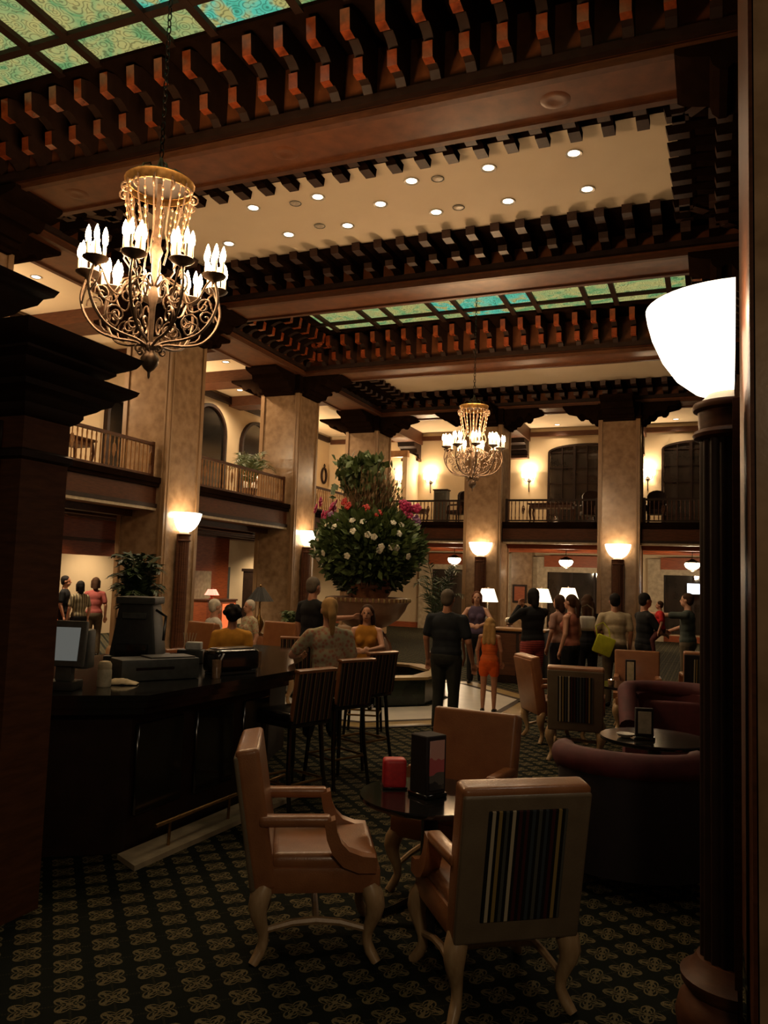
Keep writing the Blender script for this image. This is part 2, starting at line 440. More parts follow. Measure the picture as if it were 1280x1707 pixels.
# ---- mezzanine slabs, walls and ceilings
smesh('trim_1', MB().box(-15.3, -11.06, 2.0, 30.6, 3.3, 3.9), wood_dark)           # left slab
smesh('trim_2', MB().box(-11.06, 6.0, 25.62, 30.6, 3.3, 3.9), wood_dark)           # far slab
smesh('floor_mezzanine_left', MB().box(-15.3, -11.2, 2.0, 30.6, 3.9, 3.915), mezz_bounce_carpet)  # thin pale layer added on the slabs to bounce light upwards
smesh('floor_mezzanine_far', MB().box(-11.2, 6.0, 25.8, 30.6, 3.9, 3.915), mezz_bounce_carpet)
smesh('ceiling', MB().box(-15.4, -11.2, 0.0, 30.7, 8.0, 8.15), plaster_c)
smesh('ceiling_far', MB().box(-11.2, 7.0, 26.1, 30.7, 8.0, 8.15), plaster_c)
smesh('ceiling_roof', MB().box(-12, 7, -3, 26.4, 9.2, 9.4), wood_dark)
smesh('ceiling_soffit_left', MB().box(-17.2, -11.1, 2.0, 31.4, 3.24, 3.3), wood_gold)
smesh('ceiling_soffit_far', MB().box(-11.1, 6.0, 25.66, 31.4, 3.24, 3.3), wood_gold)
for k in range(5):
    x = -11.75 - 0.8 * k
    smesh('trim_beam', MB().box(x - 0.11, x + 0.11, 2.5, 30.0, 3.1, 3.239), wood)
for k in range(3):
    y = 26.5 + 1.5 * k
    smesh('trim_beam', MB().box(-11.0, 6.0, y - 0.11, y + 0.11, 3.1, 3.239), wood_red)

# upper left wall with its trim
wl = smesh('wall_left', MB().box(-15.5, -15.3, 0.0, 30.9, 3.9, 8.0), plaster)
smesh('trim_cornice_left', MB().box(-15.3, -15.18, 0.0, 30.5, 7.72, 7.92), wood_dark)
# upper far wall built around its arched windows
WIN = [(-12.0 + 7.9 * 0, 0, 0)]
smesh('wall_far', MB().box(-15.3, 7.0, 30.66, 30.86, 3.9, 8.0), plaster)
smesh('trim_cornice_far', MB().box(-15.2, 7.0, 30.54, 30.66, 7.66, 7.84), wood)
# lower walls
smesh('wall_left_lower', MB().box(-17.4, -17.2, 2.0, 31.4, 0.0, 3.24), plaster)
smesh('wall_far_lower', MB().box(-17.2, 7.0, 31.2, 31.4, 0.0, 3.24), plaster)
smesh('baseboard_far', MB().box(-17.0, 7.0, 31.14, 31.2, 0.0, 0.22), wood_red)

def arch_pts(c, half, z0, zs, rise, n=14):
    """outline in (u, z): a rectangle with a curved head"""
    pts = [(c - half, z0), (c + half, z0)]
    for i in range(n + 1):
        a = PI * i / n
        pts.append((c + half * math.cos(a), zs + rise * math.sin(a)))
    return pts
# dark arched doorways on the left mezzanine: reveal frame and recessed leaf
for i, (yc, hw, zs, rise) in enumerate([(17.35, 0.47, 6.2, 0.50), (21.7, 0.95, 6.55, 0.95), (24.65, 1.05, 6.45, 1.0)]):
    d = struct('door_%d' % (i + 1))
    out = arch_pts(yc, hw, 3.92, zs, rise); inn = arch_pts(yc, hw - 0.1, 3.92, zs, rise - 0.1)
    m = MB(); n = len(out)
    vs = [(x, p[0], p[1]) for x in (-15.3, -15.16) for q in (out, inn) for p in q]
    fs = []
    for j in range(1, n):
        j2 = (j + 1) % n
        a, b, c2, e = j, j2, n + j, n + j2
        fs += [(a, b, e, c2), (2 * n + a, 2 * n + b, 2 * n + e, 2 * n + c2), (a, b, 2 * n + b, 2 * n + a), (c2, e, 2 * n + e, 2 * n + c2)]
    m.add(vs, fs); m.build('door_frame', wood_dark, d, ang=20)
    MB().prism(inn, 'x', -15.3, -15.24).build('door_leaf', lacquer, d, ang=20)
    MB().tube([(-15.2, yc + hw * 0.55, 4.9), (-15.17, yc + hw * 0.55, 5.0), (-15.2, yc + hw * 0.55, 5.1)], 0.015, 5).build('door_handle', brass, d)

# arched windows of the far mezzanine wall
def arched_window(idx, xc, half, z0, zs, rise, cols, rows):
    w = struct('window_%d' % idx)
    y0 = 30.64
    out = arch_pts(xc, half, z0, zs, rise); inn = arch_pts(xc, half - 0.08, z0 + 0.08, zs, rise - 0.08)
    n = len(out); vs = [(p[0], y, p[1]) for y in (y0 + 0.04, y0 - 0.08) for q in (out, inn) for p in q]; fs = []
    for j in range(n):
        j2 = (j + 1) % n
        fs += [(j, j2, n + j2, n + j), (2 * n + j, 2 * n + j2, 3 * n + j2, 3 * n + j), (j, j2, 2 * n + j2, 2 * n + j), (n + j, n + j2, 3 * n + j2, 3 * n + j)]
    MB().add(vs, fs).build('window_frame', wood_dark, w, ang=20)
    def top(x):
        t = max(-1, min(1, (x - xc) / (half - 0.06))); return zs + (rise - 0.08) * math.sqrt(max(0, 1 - t * t))
    xs = [xc - half + 0.08 + (2 * half - 0.16) * i / cols for i in range(cols + 1)]
    zsl = [z0 + 0.08 + (zs - z0 - 0.08) * j / rows for j in range(rows + 1)]
    for i in range(cols):
        for j in range(rows + 1):
            a, b = xs[i] + 0.015, xs[i + 1] - 0.015
            za = zsl[j] + 0.015
            if j < rows: poly = [(a, za), (b, za), (b, zsl[j + 1] - 0.015), (a, zsl[j + 1] - 0.015)]
            else:
                poly = [(a, za), (b, za)] + [(b + (a - b) * q / 4, max(za + 0.02, top(b + (a - b) * q / 4) - 0.01)) for q in range(5)]
            MB().prism(poly, 'y', y0 - 0.0, y0 + 0.015).build('window_pane', dark_glass, w, smooth=False)
    for i in range(1, cols):
        big = 0.045 if i in (cols // 3, cols - cols // 3) else 0.02
        MB().box(xs[i] - big, xs[i] + big, y0 - 0.04 - big, y0 + 0.016, z0, top(xs[i]) + 0.02).build('mullion', wood_dark, w)
    for j in range(1, rows + 1):
        MB().box(xc - half + 0.05, xc + half - 0.05, y0 - 0.03, y0 + 0.017, zsl[j] - 0.02, zsl[j] + 0.02).build('glazing_bar', wood_dark, w)
arched_window(1, -4.35, 1.47, 3.92, 7.02, 0.32, 6, 5)
arched_window(2, -0.2, 1.47, 3.92, 7.02, 0.32, 6, 5)
# return wall of the alcove at the left end of the far mezzanine
smesh('wall_alcove', MB().box(-11.35, -11.15, 29.3, 30.66, 3.9, 7.0), plaster)
smesh('trim_alcove', MB().box(-13.0, -11.1, 29.2, 29.4, 6.8, 7.05), wood_gold)

# ---- lower openings: bulkheads, jambs, dark windows
smesh('trim_bulkhead', MB().box(-14.2, -14.0, 9.0, 16.35, 2.27, 3.23), wood_red)
smesh('trim_bulkhead_rail', MB().box(-14.24, -13.97, 9.0, 16.4, 2.6, 2.68), wood)
pier = struct('trim_pier')
MB().box(-15.2, -14.9, 20.7, 22.7, 2.0, 3.23).build('bulkhead', wood_red, pier)
MB().box(-15.2, -14.9, 21.75, 22.7, 0.0, 2.0).build('post', wood_red, pier)
MB().box(-15.2, -14.9, 20.7, 21.75, 0.0, 2.0).build('jamb', cream_trim, pier)
smesh('door_5', MB().box(-17.2, -17.1, 25.0, 26.2, 0, 2.2), plastic_g)
cab = thing('display_cabinet', 'dark framed glass display cabinet against the cream wall beyond the lounge', 'cabinet', (-16.2, 26.6, 0), 0)
MB().box(-0.25, 0.25, -0.5, 0.5, 0, 2.05).build('carcass', wood_dark, cab)
MB().box(0.25, 0.27, -0.4, 0.4, 0.9, 1.9).build('glass_front', emis('lit_cabinet_glass', (1.0, 0.8, 0.55), 0.35, False), cab)
MB().box(-0.3, 0.3, -0.55, 0.55, 2.05, 2.16).build('cornice', wood_dark, cab)
def low_window(idx, x0, x1, zt, cols):
    w = struct('window_%d' % idx); y = 31.2
    MB().box(x0 - 0.55, x0, y - 0.25, y, 0, 3.0).build('jamb', cream_trim, w)
    MB().box(x0 - 0.1, x1, y - 0.3, y - 0.02, zt, zt + 0.2).build('lintel', cream_trim, w)
    MB().box(x0 - 0.1, x1, y - 0.36, y - 0.04, zt + 0.2, 3.05).build('panel', wood_red, w)
    MB().box(x0, x1, y - 0.06, y - 0.01, 0.3, zt).build('window_pane', dark_glass, w)
    for i in range(cols + 1):
        x = x0 + (x1 - x0) * i / cols
        MB().box(x - 0.04, x + 0.04, y - 0.14, y - 0.06, 0.3, zt).build('mullion', wood_dark, w)
low_window(3, -10.55, -8.2, 2.42, 3)
low_window(4, -5.85, -3.2, 2.42, 3)
low_window(5, -1.6, 1.4, 2.42, 3)
smesh('trim_pilaster', MB().box(-7.2, -6.4, 30.7, 31.2, 0, 3.2), stone)
smesh('trim_pilaster', MB().box(-7.65, -7.2, 30.85, 31.2, 0, 3.1), cream_trim)
pic = thing('framed_picture', 'small dark framed picture hung on stone pilaster below the far balcony', 'picture', (-6.85, 30.68, 1.55))
MB().box(-0.28, 0.28, -0.03, 0.02, -0.35, 0.35).build('frame', wood_dark, pic)
MB().box(-0.2, 0.2, -0.036, -0.03, -0.27, 0.27).build('canvas', wood_red, pic)
tv = thing('television', 'bright flat television glowing at the far right under the balcony', 'television', (-0.33, 30.4, 1.95))
MB().rbox((0, 0, 0), (0.95, 0.07, 0.42), 0.01).build('casing', plastic, tv)
MB().box(-0.45, 0.45, -0.045, -0.036, -0.18, 0.18).build('screen', tv_m, tv)
MB().tube([(0, 0.03, 0), (0, 0.3, 0.1), (0, 0.7, 0.1)], 0.03, 6).build('wall_arm', plastic, tv)

wr = thing('wall_wreath', 'small dark oval ornament hanging on the cream wall above the flowers', 'ornament', (-15.28, 30.2, 6.25))
MB().tube([(0.02, 0.22 * math.cos(q * PI / 8), 0.32 * math.sin(q * PI / 8)) for q in range(16)], 0.05, 6, closed=True).build('oval_ring', wood_dark, wr)
MB().tube([(0.02, 0.0, 0.30), (0.03, 0.06, 0.42), (0.02, 0.0, 0.50), (0.03, -0.06, 0.42)], 0.02, 5, closed=True).build('hanging_loop', wood_dark, wr)
# ---- balcony fascias and railings
def fascia(name, horizontal, a, b, c):
    """moulded balcony front; horizontal runs along x at y=c, else along y at x=c"""
    t = struct(name)
    def bx(d0, d1, z0, z1, m, nm):
        if horizontal: MB().box(a, b, c - d1, c - d0, z0, z1).build(nm, m, t)
        else: MB().box(c + d0, c + d1, a, b, z0, z1).build(nm, m, t)
    bx(0.0, 0.06, 3.36, 3.72, fascia_wood, 'fascia_board')
    bx(0.0, 0.13, 3.72, 3.80, wood_black, 'cap_moulding')
    bx(0.0, 0.17, 3.80, 3.92, wood_black, 'cap_ledge')
    bx(0.0, 0.08, 3.22, 3.28, cream_trim, 'lower_moulding')
    bx(0.0, 0.10, 3.28, 3.36, wood_dark, 'lower_bead')
railing_n = [0]
def railing(label, horizontal, a, b, c, m_b, m_r):
    t = thing('balcony_railing', label, 'railing', (a, c, 3.92) if horizontal else (c, a, 3.92), 0 if horizontal else PI / 2, 'balcony railings of the mezzanine')
    L = b - a
    MB().box(0, L, -0.045, 0.045, 0.70, 0.76).build('top_rail', m_r, t)
    MB().box(0, L, -0.03, 0.03, 0.04, 0.085).build('bottom_rail', m_r, t)
    n = int(L / 0.125)
    bm = MB().lathe([(0.012, 0.085), (0.020, 0.15), (0.013, 0.22), (0.018, 0.38), (0.013, 0.55), (0.02, 0.64), (0.012, 0.70)], 6).mesh('baluster', m_b)
    for i in range(n):
        x = L * (i + 0.5) / n
        if i % 9 == 4: continue
        link('baluster', bm, t, (x, 0, 0))
    pm = MB()
    sp = [(0.05 * math.cos(q * 0.55) * (1 - q / 26), 0, 0.40 + 0.11 * math.sin(q * 0.55) * (1 - q / 26) * 1.6) for q in range(24)]
    pm.tube(sp, 0.013, 5); pm.tube([(0, 0, 0.085), (0, 0, 0.70)], 0.012, 5)
    pmesh = pm.mesh('scroll_panel', m_b)
    for i in range(4, n, 9): link('scroll_panel', pmesh, t, (L * (i + 0.5) / n, 0, 0))
    for x in (0.03, L - 0.03): MB().box(x - 0.04, x + 0.04, -0.04, 0.04, 0, 0.78).build('post', m_r, t)
fascia('trim_fascia_left_near', False, 9.7, 13.85, -11.06)
fascia('trim_fascia_left_middle', False, 15.15, 19.55, -11.06)
fascia('trim_fascia_left_far', False, 20.9, 25.3, -11.06)
fascia('trim_fascia_far_left', True, -10.78, -7.55, 25.62)
fascia('trim_fascia_far_middle', True, -6.3, -3.25, 25.62)
fascia('trim_fascia_far_right', True, -1.98, 0.78, 25.62)
railing('brown balcony railing left of the column behind the large chandelier', False, 9.75, 13.82, -11.12, wood_gold, wood)
railing('brown balcony railing behind the potted palm between two left columns', False, 15.18, 19.52, -11.12, wood_gold, wood)
railing('dark balcony railing partly hidden behind the tall flower arrangement', False, 20.95, 25.25, -11.12, wood_gold, wood)
railing('balcony railing behind the smaller chandelier in front of wall lamps', True, -10.72, -7.6, 25.7, wood, wood_dark)
railing('balcony railing in front of the table between the two facing columns', True, -6.25, -3.3, 25.7, wood, wood_dark)
railing('balcony railing at far right beside the fluted lamp pedestal', True, -1.93, 0.75, 25.7, wood, wood_dark)

# ---- columns
def corbel_mesh(width, name, reach=1.15):
    """stepped scroll bracket in the (d, z) plane, growing away from the shaft"""
    r = reach
    poly = [(0, 7.06), (0.10, 7.06), (0.13, 7.12), (0.22, 7.14), (0.25, 7.22), (0.34, 7.22), (0.40, 7.27), (0.46, 7.36), (0.56, 7.38),
            (0.62, 7.33), (0.70, 7.33), (0.77, 7.40), (0.80, 7.50), (0.92, 7.52), (r - 0.06, 7.56), (r, 7.60), (r, 7.66), (0, 7.66)]
    return MB().prism(poly, 'x', -width / 2, width / 2).mesh(name, wood_black, ang=25)
CORB = corbel_mesh(0.95, 'corbel')
def column(name, label, x, y, hw=0.625, top=7.12, corb=(0, 1, 2, 3), shaft=True):
    cap = struct('trim_capital', (x, y, 0))
    rect_stack(MB(), -hw, hw, -hw, hw, [(0.0, top), (0.05, top + 0.03), (0.06, top + 0.07), (0.02, top + 0.12), (0.02, 7.645)]).build('capital_block', wood_black, cap)
    for k in corb:
        link('corbel', CORB, cap, (hw * math.cos(k * PI / 2), hw * math.sin(k * PI / 2), 0), k * PI / 2 - PI / 2)
    if not shaft: return cap
    t = thing(name, label, 'column', (x, y, 0), 0, 'stone columns of the hall')
    MB().box(-hw + .02, hw - .02, -hw + .02, hw - .02, 0.0, top).build('shaft', stone, t)
    m = MB()
    for sx in (-1, 1):
        for sy in (-1, 1):
            c = MB()
            c.box(sx * (hw - 0.055) - 0.055, sx * (hw - 0.055) + 0.055, sy * (hw - 0.055) - 0.055, sy * (hw - 0.055) + 0.055, 0.25, top)
            c.box(sx * (hw - 0.10) - 0.022, sx * (hw - 0.10) + 0.022, sy * (hw - 0.005) - 0.018, sy * (hw - 0.005) + 0.018, 0.25, top)
            c.box(sx * (hw - 0.005) - 0.018, sx * (hw - 0.005) + 0.018, sy * (hw - 0.10) - 0.022, sy * (hw - 0.10) + 0.022, 0.25, top)
            c.build('corner_moulding', stone_trim, t)
    rect_stack(MB(), -hw, hw, -hw, hw, [(0.04, 0), (0.04, 0.22), (0.02, 0.26), (0.0, 0.3)]).build('base', stone_trim, t)
    return t
column('stone_column', 'tan stone column with wall lamp directly behind the large chandelier', CXL, 14.5)
column('stone_column', 'tan stone column right of the potted palm on the balcony', CXL, 20.25)
column('stone_column', 'tan stone column rising behind the tall flower arrangement', CXL, 26.05)
column('stone_column', 'tan stone column standing behind the smaller chandelier', -6.95, 25.95, corb=(0, 2, 3))
column('stone_column', 'tan stone column between two arched windows, right of the smaller chandelier', -2.63, 25.95, corb=(0, 2, 3))
column('stone_column', 'column with dark carved corbel at the far left edge behind wooden pier', CXL, 8.95)

for i in (1, 2, 3): column('stone_column', '', CXR, ROW[i], shaft=False)
# ---- beams
def beam_x(name, y, x0=-11.9, x1=2.0, hw=BH):
    t = struct(name)
    MB().box(x0, x1, y - hw, y + hw, ZB, 8.9).build('beam_core', wood_beam, t)
    for s in (-1, 1):
        MB().box(x0, x1, y + s * hw - 0.05, y + s * hw + 0.05, ZB - 0.035, ZB + 0.06).build('edge_moulding', wood, t)
        MB().box(x0, x1, y + s * (hw + 0.04) - 0.06, y + s * (hw + 0.04) + 0.06, ZB + 0.12, ZB + 0.22).build('side_moulding', wood_dark, t)
    return t
def beam_y(name, xa, xb, y0, y1):
    t = struct(name)
    MB().box(xa, xb, y0, y1, ZB + 0.004, 8.9).build('beam_core', wood_beam, t)
    for x in (xa, xb):
        MB().box(x - 0.05, x + 0.05, y0, y1, ZB - 0.031, ZB + 0.064).build('edge_moulding', wood, t)
        MB().box(x - 0.07, x + 0.07, y0, y1, ZB + 0.124, ZB + 0.224).build('side_moulding', wood_dark, t)
for i in (1, 2, 3, 4): beam_x('trim_cross_beam', ROW[i])
for i in range(4):
    beam_y('trim_side_beam', -11.75, XL_IN, ROW[i] + BH + 0.06, ROW[i + 1] - BH - 0.06)
    beam_y('trim_side_beam', XR_IN, 1.75, ROW[i] + BH + 0.06, ROW[i + 1] - BH - 0.06)
# painted roundels on the nearest beam
for k in range(3):
    x = -9.0 + 3.65 * k
    MB().lathe([(0.0, 0.012), (0.09, 0.006), (0.13, 0.0), (0.18, 0.012)], 18, (x, ROW[1], ZB - 0.013)).build('roundel', wood_beam, bpy.data.objects['trim_cross_beam'])
# mezzanine ceiling beams with wall corbels
for y in (8.95, 14.5, 17.4, 20.25, 23.2):
    b = struct('trim_mezzanine_beam')
    w = 0.35 if y in (17.4, 23.2) else 0.42
    MB().box(-15.3, -11.76, y - w, y + w, 7.66, 8.0).build('beam_core', wood, b)
for x in (-11.42, -6.95, -2.63):
    b = struct('trim_mezzanine_beam')
    MB().box(x - 0.42, x + 0.42, 26.45, 30.66, 7.5, 8.0).build('beam_core', wood, b)
    MB().prism([(30.66, 6.9), (30.42, 6.95), (30.38, 7.08), (30.18, 7.12), (30.12, 7.28), (29.85, 7.33), (29.8, 7.5), (30.66, 7.5)], 'x', x - 0.36, x + 0.36).build('wall_corbel', wood_dark, b, ang=20)
    MB().box(x - 0.38, x + 0.38, 30.3, 30.66, 6.8, 6.9).build('corbel_foot', bracket_brown, b)

# ---- coffers: coves, brackets, panels, art glass
def bracket_mesh(kind, r, name):
    if kind == 'glass':
        P = [(0, 7.86), (0.12, 7.86), (0.20, 7.93), (0.30, 7.95), (0.33, 7.92), (0.44, 7.93), (0.46, 8.12), (0.40, 8.16), (0.50, 8.22), (0.60, 8.25),
             (0.66, 8.22), (0.68, 8.20), (0.83, 8.21), (0.86, 8.46), (0.70, 8.52), (0, 8.52)]
        orange = {4: 1, 5: 1, 11: 1, 12: 1}
        k = r / 0.93
    else:
        P = [(0, 7.86), (0.12, 7.86), (0.22, 7.90), (0.34, 7.90), (0.40, 7.87), (0.56, 7.87), (0.58, 7.97), (0.52, 7.99), (0.66, 8.00),
             (0.80, 8.02), (0.86, 7.99), (1.10, 7.99), (1.13, 8.13), (0, 8.13)]
        orange = {4: 1, 5: 1, 10: 1, 11: 1}
        k = r / 1.13
    P = [(d * k, z) for d, z in P]
    return MB().prism([(p[0], p[1]) for p in P], 'x', -0.062 if kind == 'glass' else -0.08, 0.062 if kind == 'glass' else 0.08, mi_of=orange).mesh(name, [wood_dark if kind == 'glass' else wood_black, bracket_paint if kind == 'glass' else bracket_brown], ang=25)
def coffer(name, kind, y0, y1, x0=XL_IN, x1=XR_IN, near=True):
    t = struct(name)
    ztop = 8.56 if kind == 'glass' else 8.16
    ry, rx = (0.93, 1.2) if kind == 'glass' else (1.20, 1.28)
    # dark lid frame and cove backs
    m = MB()
    lid = [(x0, x1, y0, y0 + ry + 0.02), (x0, x1, y1 - ry - 0.02, y1), (x0, x0 + rx + 0.02, y0 + ry + 0.02, y1 - ry - 0.02), (x1 - rx - 0.02, x1, y0 + ry + 0.02, y1 - ry - 0.02)]
    if kind == 'cream':
        g = 0.14
        lid = [(x0, x1, y0, y0 + ry - g), (x0, x1, y1 - ry + g, y1), (x0, x0 + rx - g, y0 + ry - g, y1 - ry + g), (x1 - rx + g, x1, y0 + ry - g, y1 - ry + g)]
    for a in lid: MB().box(*a, ztop - 0.03, ztop + 0.02).build('lid_board', wood_black, t)
    mY = bracket_mesh(kind, ry, 'bracket'); mX = bracket_mesh(kind, rx, 'bracket')
    sp = 0.44
    nx = int((x1 - x0 - 0.3) / sp); ny = int((y1 - y0 - 0.3) / sp)
    for i in range(nx + 1):
        x = (x0 + x1) / 2 + (i - nx / 2) * sp
        edge = min(x - x0, x1 - x)
        if edge < 0.55: continue
        if near: link('bracket', mY, t, (x, y0, 0), 0)
        link('bracket', mY, t, (x, y1, 0), PI)
    for i in range(ny + 1):
        y = (y0 + y1) / 2 + (i - ny / 2) * sp
        if not near and y < 4.4: continue
        if min(y - y0, y1 - y) < 0.5: continue
        if seen((x0 + 0.8, y, 8.2), 160): link('bracket', mX, t, (x0, y, 0), -PI / 2)
        if seen((x1 - 0.8, y, 8.2), 160): link('bracket', mX, t, (x1, y, 0), PI / 2)
    # mitred corner brackets
    mc = bracket_mesh(kind, 1.45, 'corner_bracket')
    for (x, y, a) in ((x0, y1, -PI * 0.75), (x1, y1, PI * 0.75), (x0, y0, -PI / 4), (x1, y0, PI / 4)):
        if near or y == y1: link('corner_bracket', mc, t, (x, y, 0), a)
    if kind == 'cream':
        MB().box(x0 + rx - 0.3, x1 - rx + 0.3, y0 + ry - 0.3, y1 - ry + 0.3, ztop, ztop + 0.04).build('ceiling_panel', plaster_c, t)
    return t
B0, B1, B2, B3, B4 = ROW
coffer('trim_coffer_near', 'glass', B0 + BH, B1 - BH, near=False)
coffer('trim_coffer_middle', 'cream', B1 + BH, B2 - BH)
coffer('trim_coffer_far', 'glass', B2 + BH, B3 - BH)
coffer('trim_coffer_last', 'cream', B3 + BH, B4 - BH)

def skylight(label, y0, y1):
    t = thing('art_glass_skylight', label, 'skylight', (-5.06, (y0 + y1) / 2, 8.58), 0, 'leaded art glass skylights')
    W, n, bar = 1.07, 0.52, 0.11
    xs = []; x = -4.785
    for k in range(11):
        w = n if k % 2 == 0 else W
        xs.append((x, x + w)); x += w + bar
    H = y1 - y0; nb = 0.52
    ys = [(-H / 2, -H / 2 + nb), (-H / 2 + nb + bar, H / 2 - nb - bar), (H / 2 - nb, H / 2)]
    for i, (a, b) in enumerate(xs):
        for j, (c, d) in enumerate(ys):
            teal = (j == 1 and 3 < i < 7) or i == 5
            MB().box(a, b, c, d, 0, 0.02).build('glass_pane', glass_teal if teal else glass_green, t, smooth=False)
    for i in range(10): MB().box(xs[i][1], xs[i][1] + bar, -H / 2, H / 2, -0.07, 0.02).build('lead_bar', wood_dark, t)
    for j in range(2): MB().box(xs[0][0], xs[-1][1], ys[j][1], ys[j][1] + bar, -0.065, 0.021).build('lead_bar', wood_dark, t)
    # shadowed roof void above is closed by the roof slab
    return t
skylight('green and teal leaded glass skylight over the large chandelier, top left', B0 + BH + 0.9, B1 - BH - 0.9)
skylight('narrow strip of green leaded glass skylight above the smaller chandelier', B2 + BH + 0.9, B3 - BH - 0.9)

# ---- recessed downlights
dl_ring = MB().lathe([(0.085, 0.0), (0.12, -0.012), (0.125, 0.0), (0.12, 0.01), (0.085, 0.01)], 16, caps=False).mesh('trim_ring', rim_m)
dl_lens = MB().lathe([(0.0, 0.004), (0.05, 0.0), (0.086, 0.004)], 16, caps=False).mesh('lens', down_m)
vent_m = MB().lathe([(0.0, -0.004), (0.07, -0.012), (0.09, 0.0)], 12, caps=False)
def downlight(loc, label, group, watts, lit=True):
    t = thing('downlight', label, 'light', loc, 0, group)
    link('trim_ring', dl_ring, t); link('lens', dl_lens, t)
    if watts: lamp('SPOT', 'downlight_lamp', (loc[0], loc[1], loc[2] - 0.03), watts, WARM2, 0.06, spot=2.5, blend=0.7)
for r, y, xs_ in (('near', 11.22, (-7.22, -5.99, -4.34, -3.10, -1.83)), ('middle', 11.78, (-5.1,)), ('far', 12.35, (-8.45, -7.16, -5.97, -4.31, -3.07, -1.80))):
    for k, x in enumerate(xs_):
        downlight((x, y, 8.155), '%s recessed downlight from the left in the %s row of the cream panel' % (ORD[k], r), 'downlights in the cream ceiling panel', K_DOWN)
for k, (x, yv) in enumerate(((-6.45, 11.3), (-6.45, 12.2), (-3.93, 11.28), (-3.9, 12.3))):
    sd = thing('ceiling_vent', '%s small grey ceiling fitting from the left in cream panel' % ORD[k], 'vent', (x, yv, 8.155), 0, 'small fittings in the cream ceiling panel')
    vent_m.build('vent_disc', rim_m, sd); MB().lathe([(0.09, 0), (0.1, -0.008), (0.105, 0)], 12, caps=False).build('vent_ring', plastic_g, sd)
for k, (x, y) in enumerate([(-13.1, 12.2), (-13.1, 16.0), (-12.9, 19.0), (-14.4, 22.1), (-13.1, 24.6)]):
    downlight((x, y, 7.995), '%s recessed downlight along the left mezzanine ceiling, counted from the left' % ORD[k], 'downlights of the left mezzanine', K_MEZZ_L)
for k, (x, y) in enumerate([(-12.7, 13.2), (-15.6, 14.6), (-12.7, 17.4), (-15.9, 18.6), (-12.7, 22.4), (-15.9, 24.6), (-15.9, 28.2)]):  # unseen lights added to brighten the space under the mezzanine
    downlight((x, y, 3.236), '%s unseen downlight added below the left mezzanine, counted from the left' % ORD[k], 'unseen lights added below the left mezzanine', K_RECEP_FILL)
for k, (x, y) in enumerate([(-2.7, 2.5), (-0.6, 1.6)]):  # added fill spots for the foreground, without any fitting
    lamp('SPOT', 'foreground_fill', (x, y, 7.4), K_BACK * (0.9 if k == 0 else 0.35), WARM2, 0.15, spot=1.0, blend=1.0)
lamp('POINT', 'fill_behind_viewer', (1.3, -0.6, 3.5), K_BACK * 1.25, WARM2, 0.25)  # fill lamp added out of view behind the camera
for k, (x, y) in enumerate([(-8.9, 27.4), (-8.85, 29.6), (-5.5, 28.1), (-5.4, 30.1), (-1.25, 28.1), (-1.15, 30.0)]):
    downlight((x, y, 7.995), '%s recessed downlight along the far mezzanine ceiling, counted from the left' % ORD[k], 'downlights of the far mezzanine', K_MEZZ)
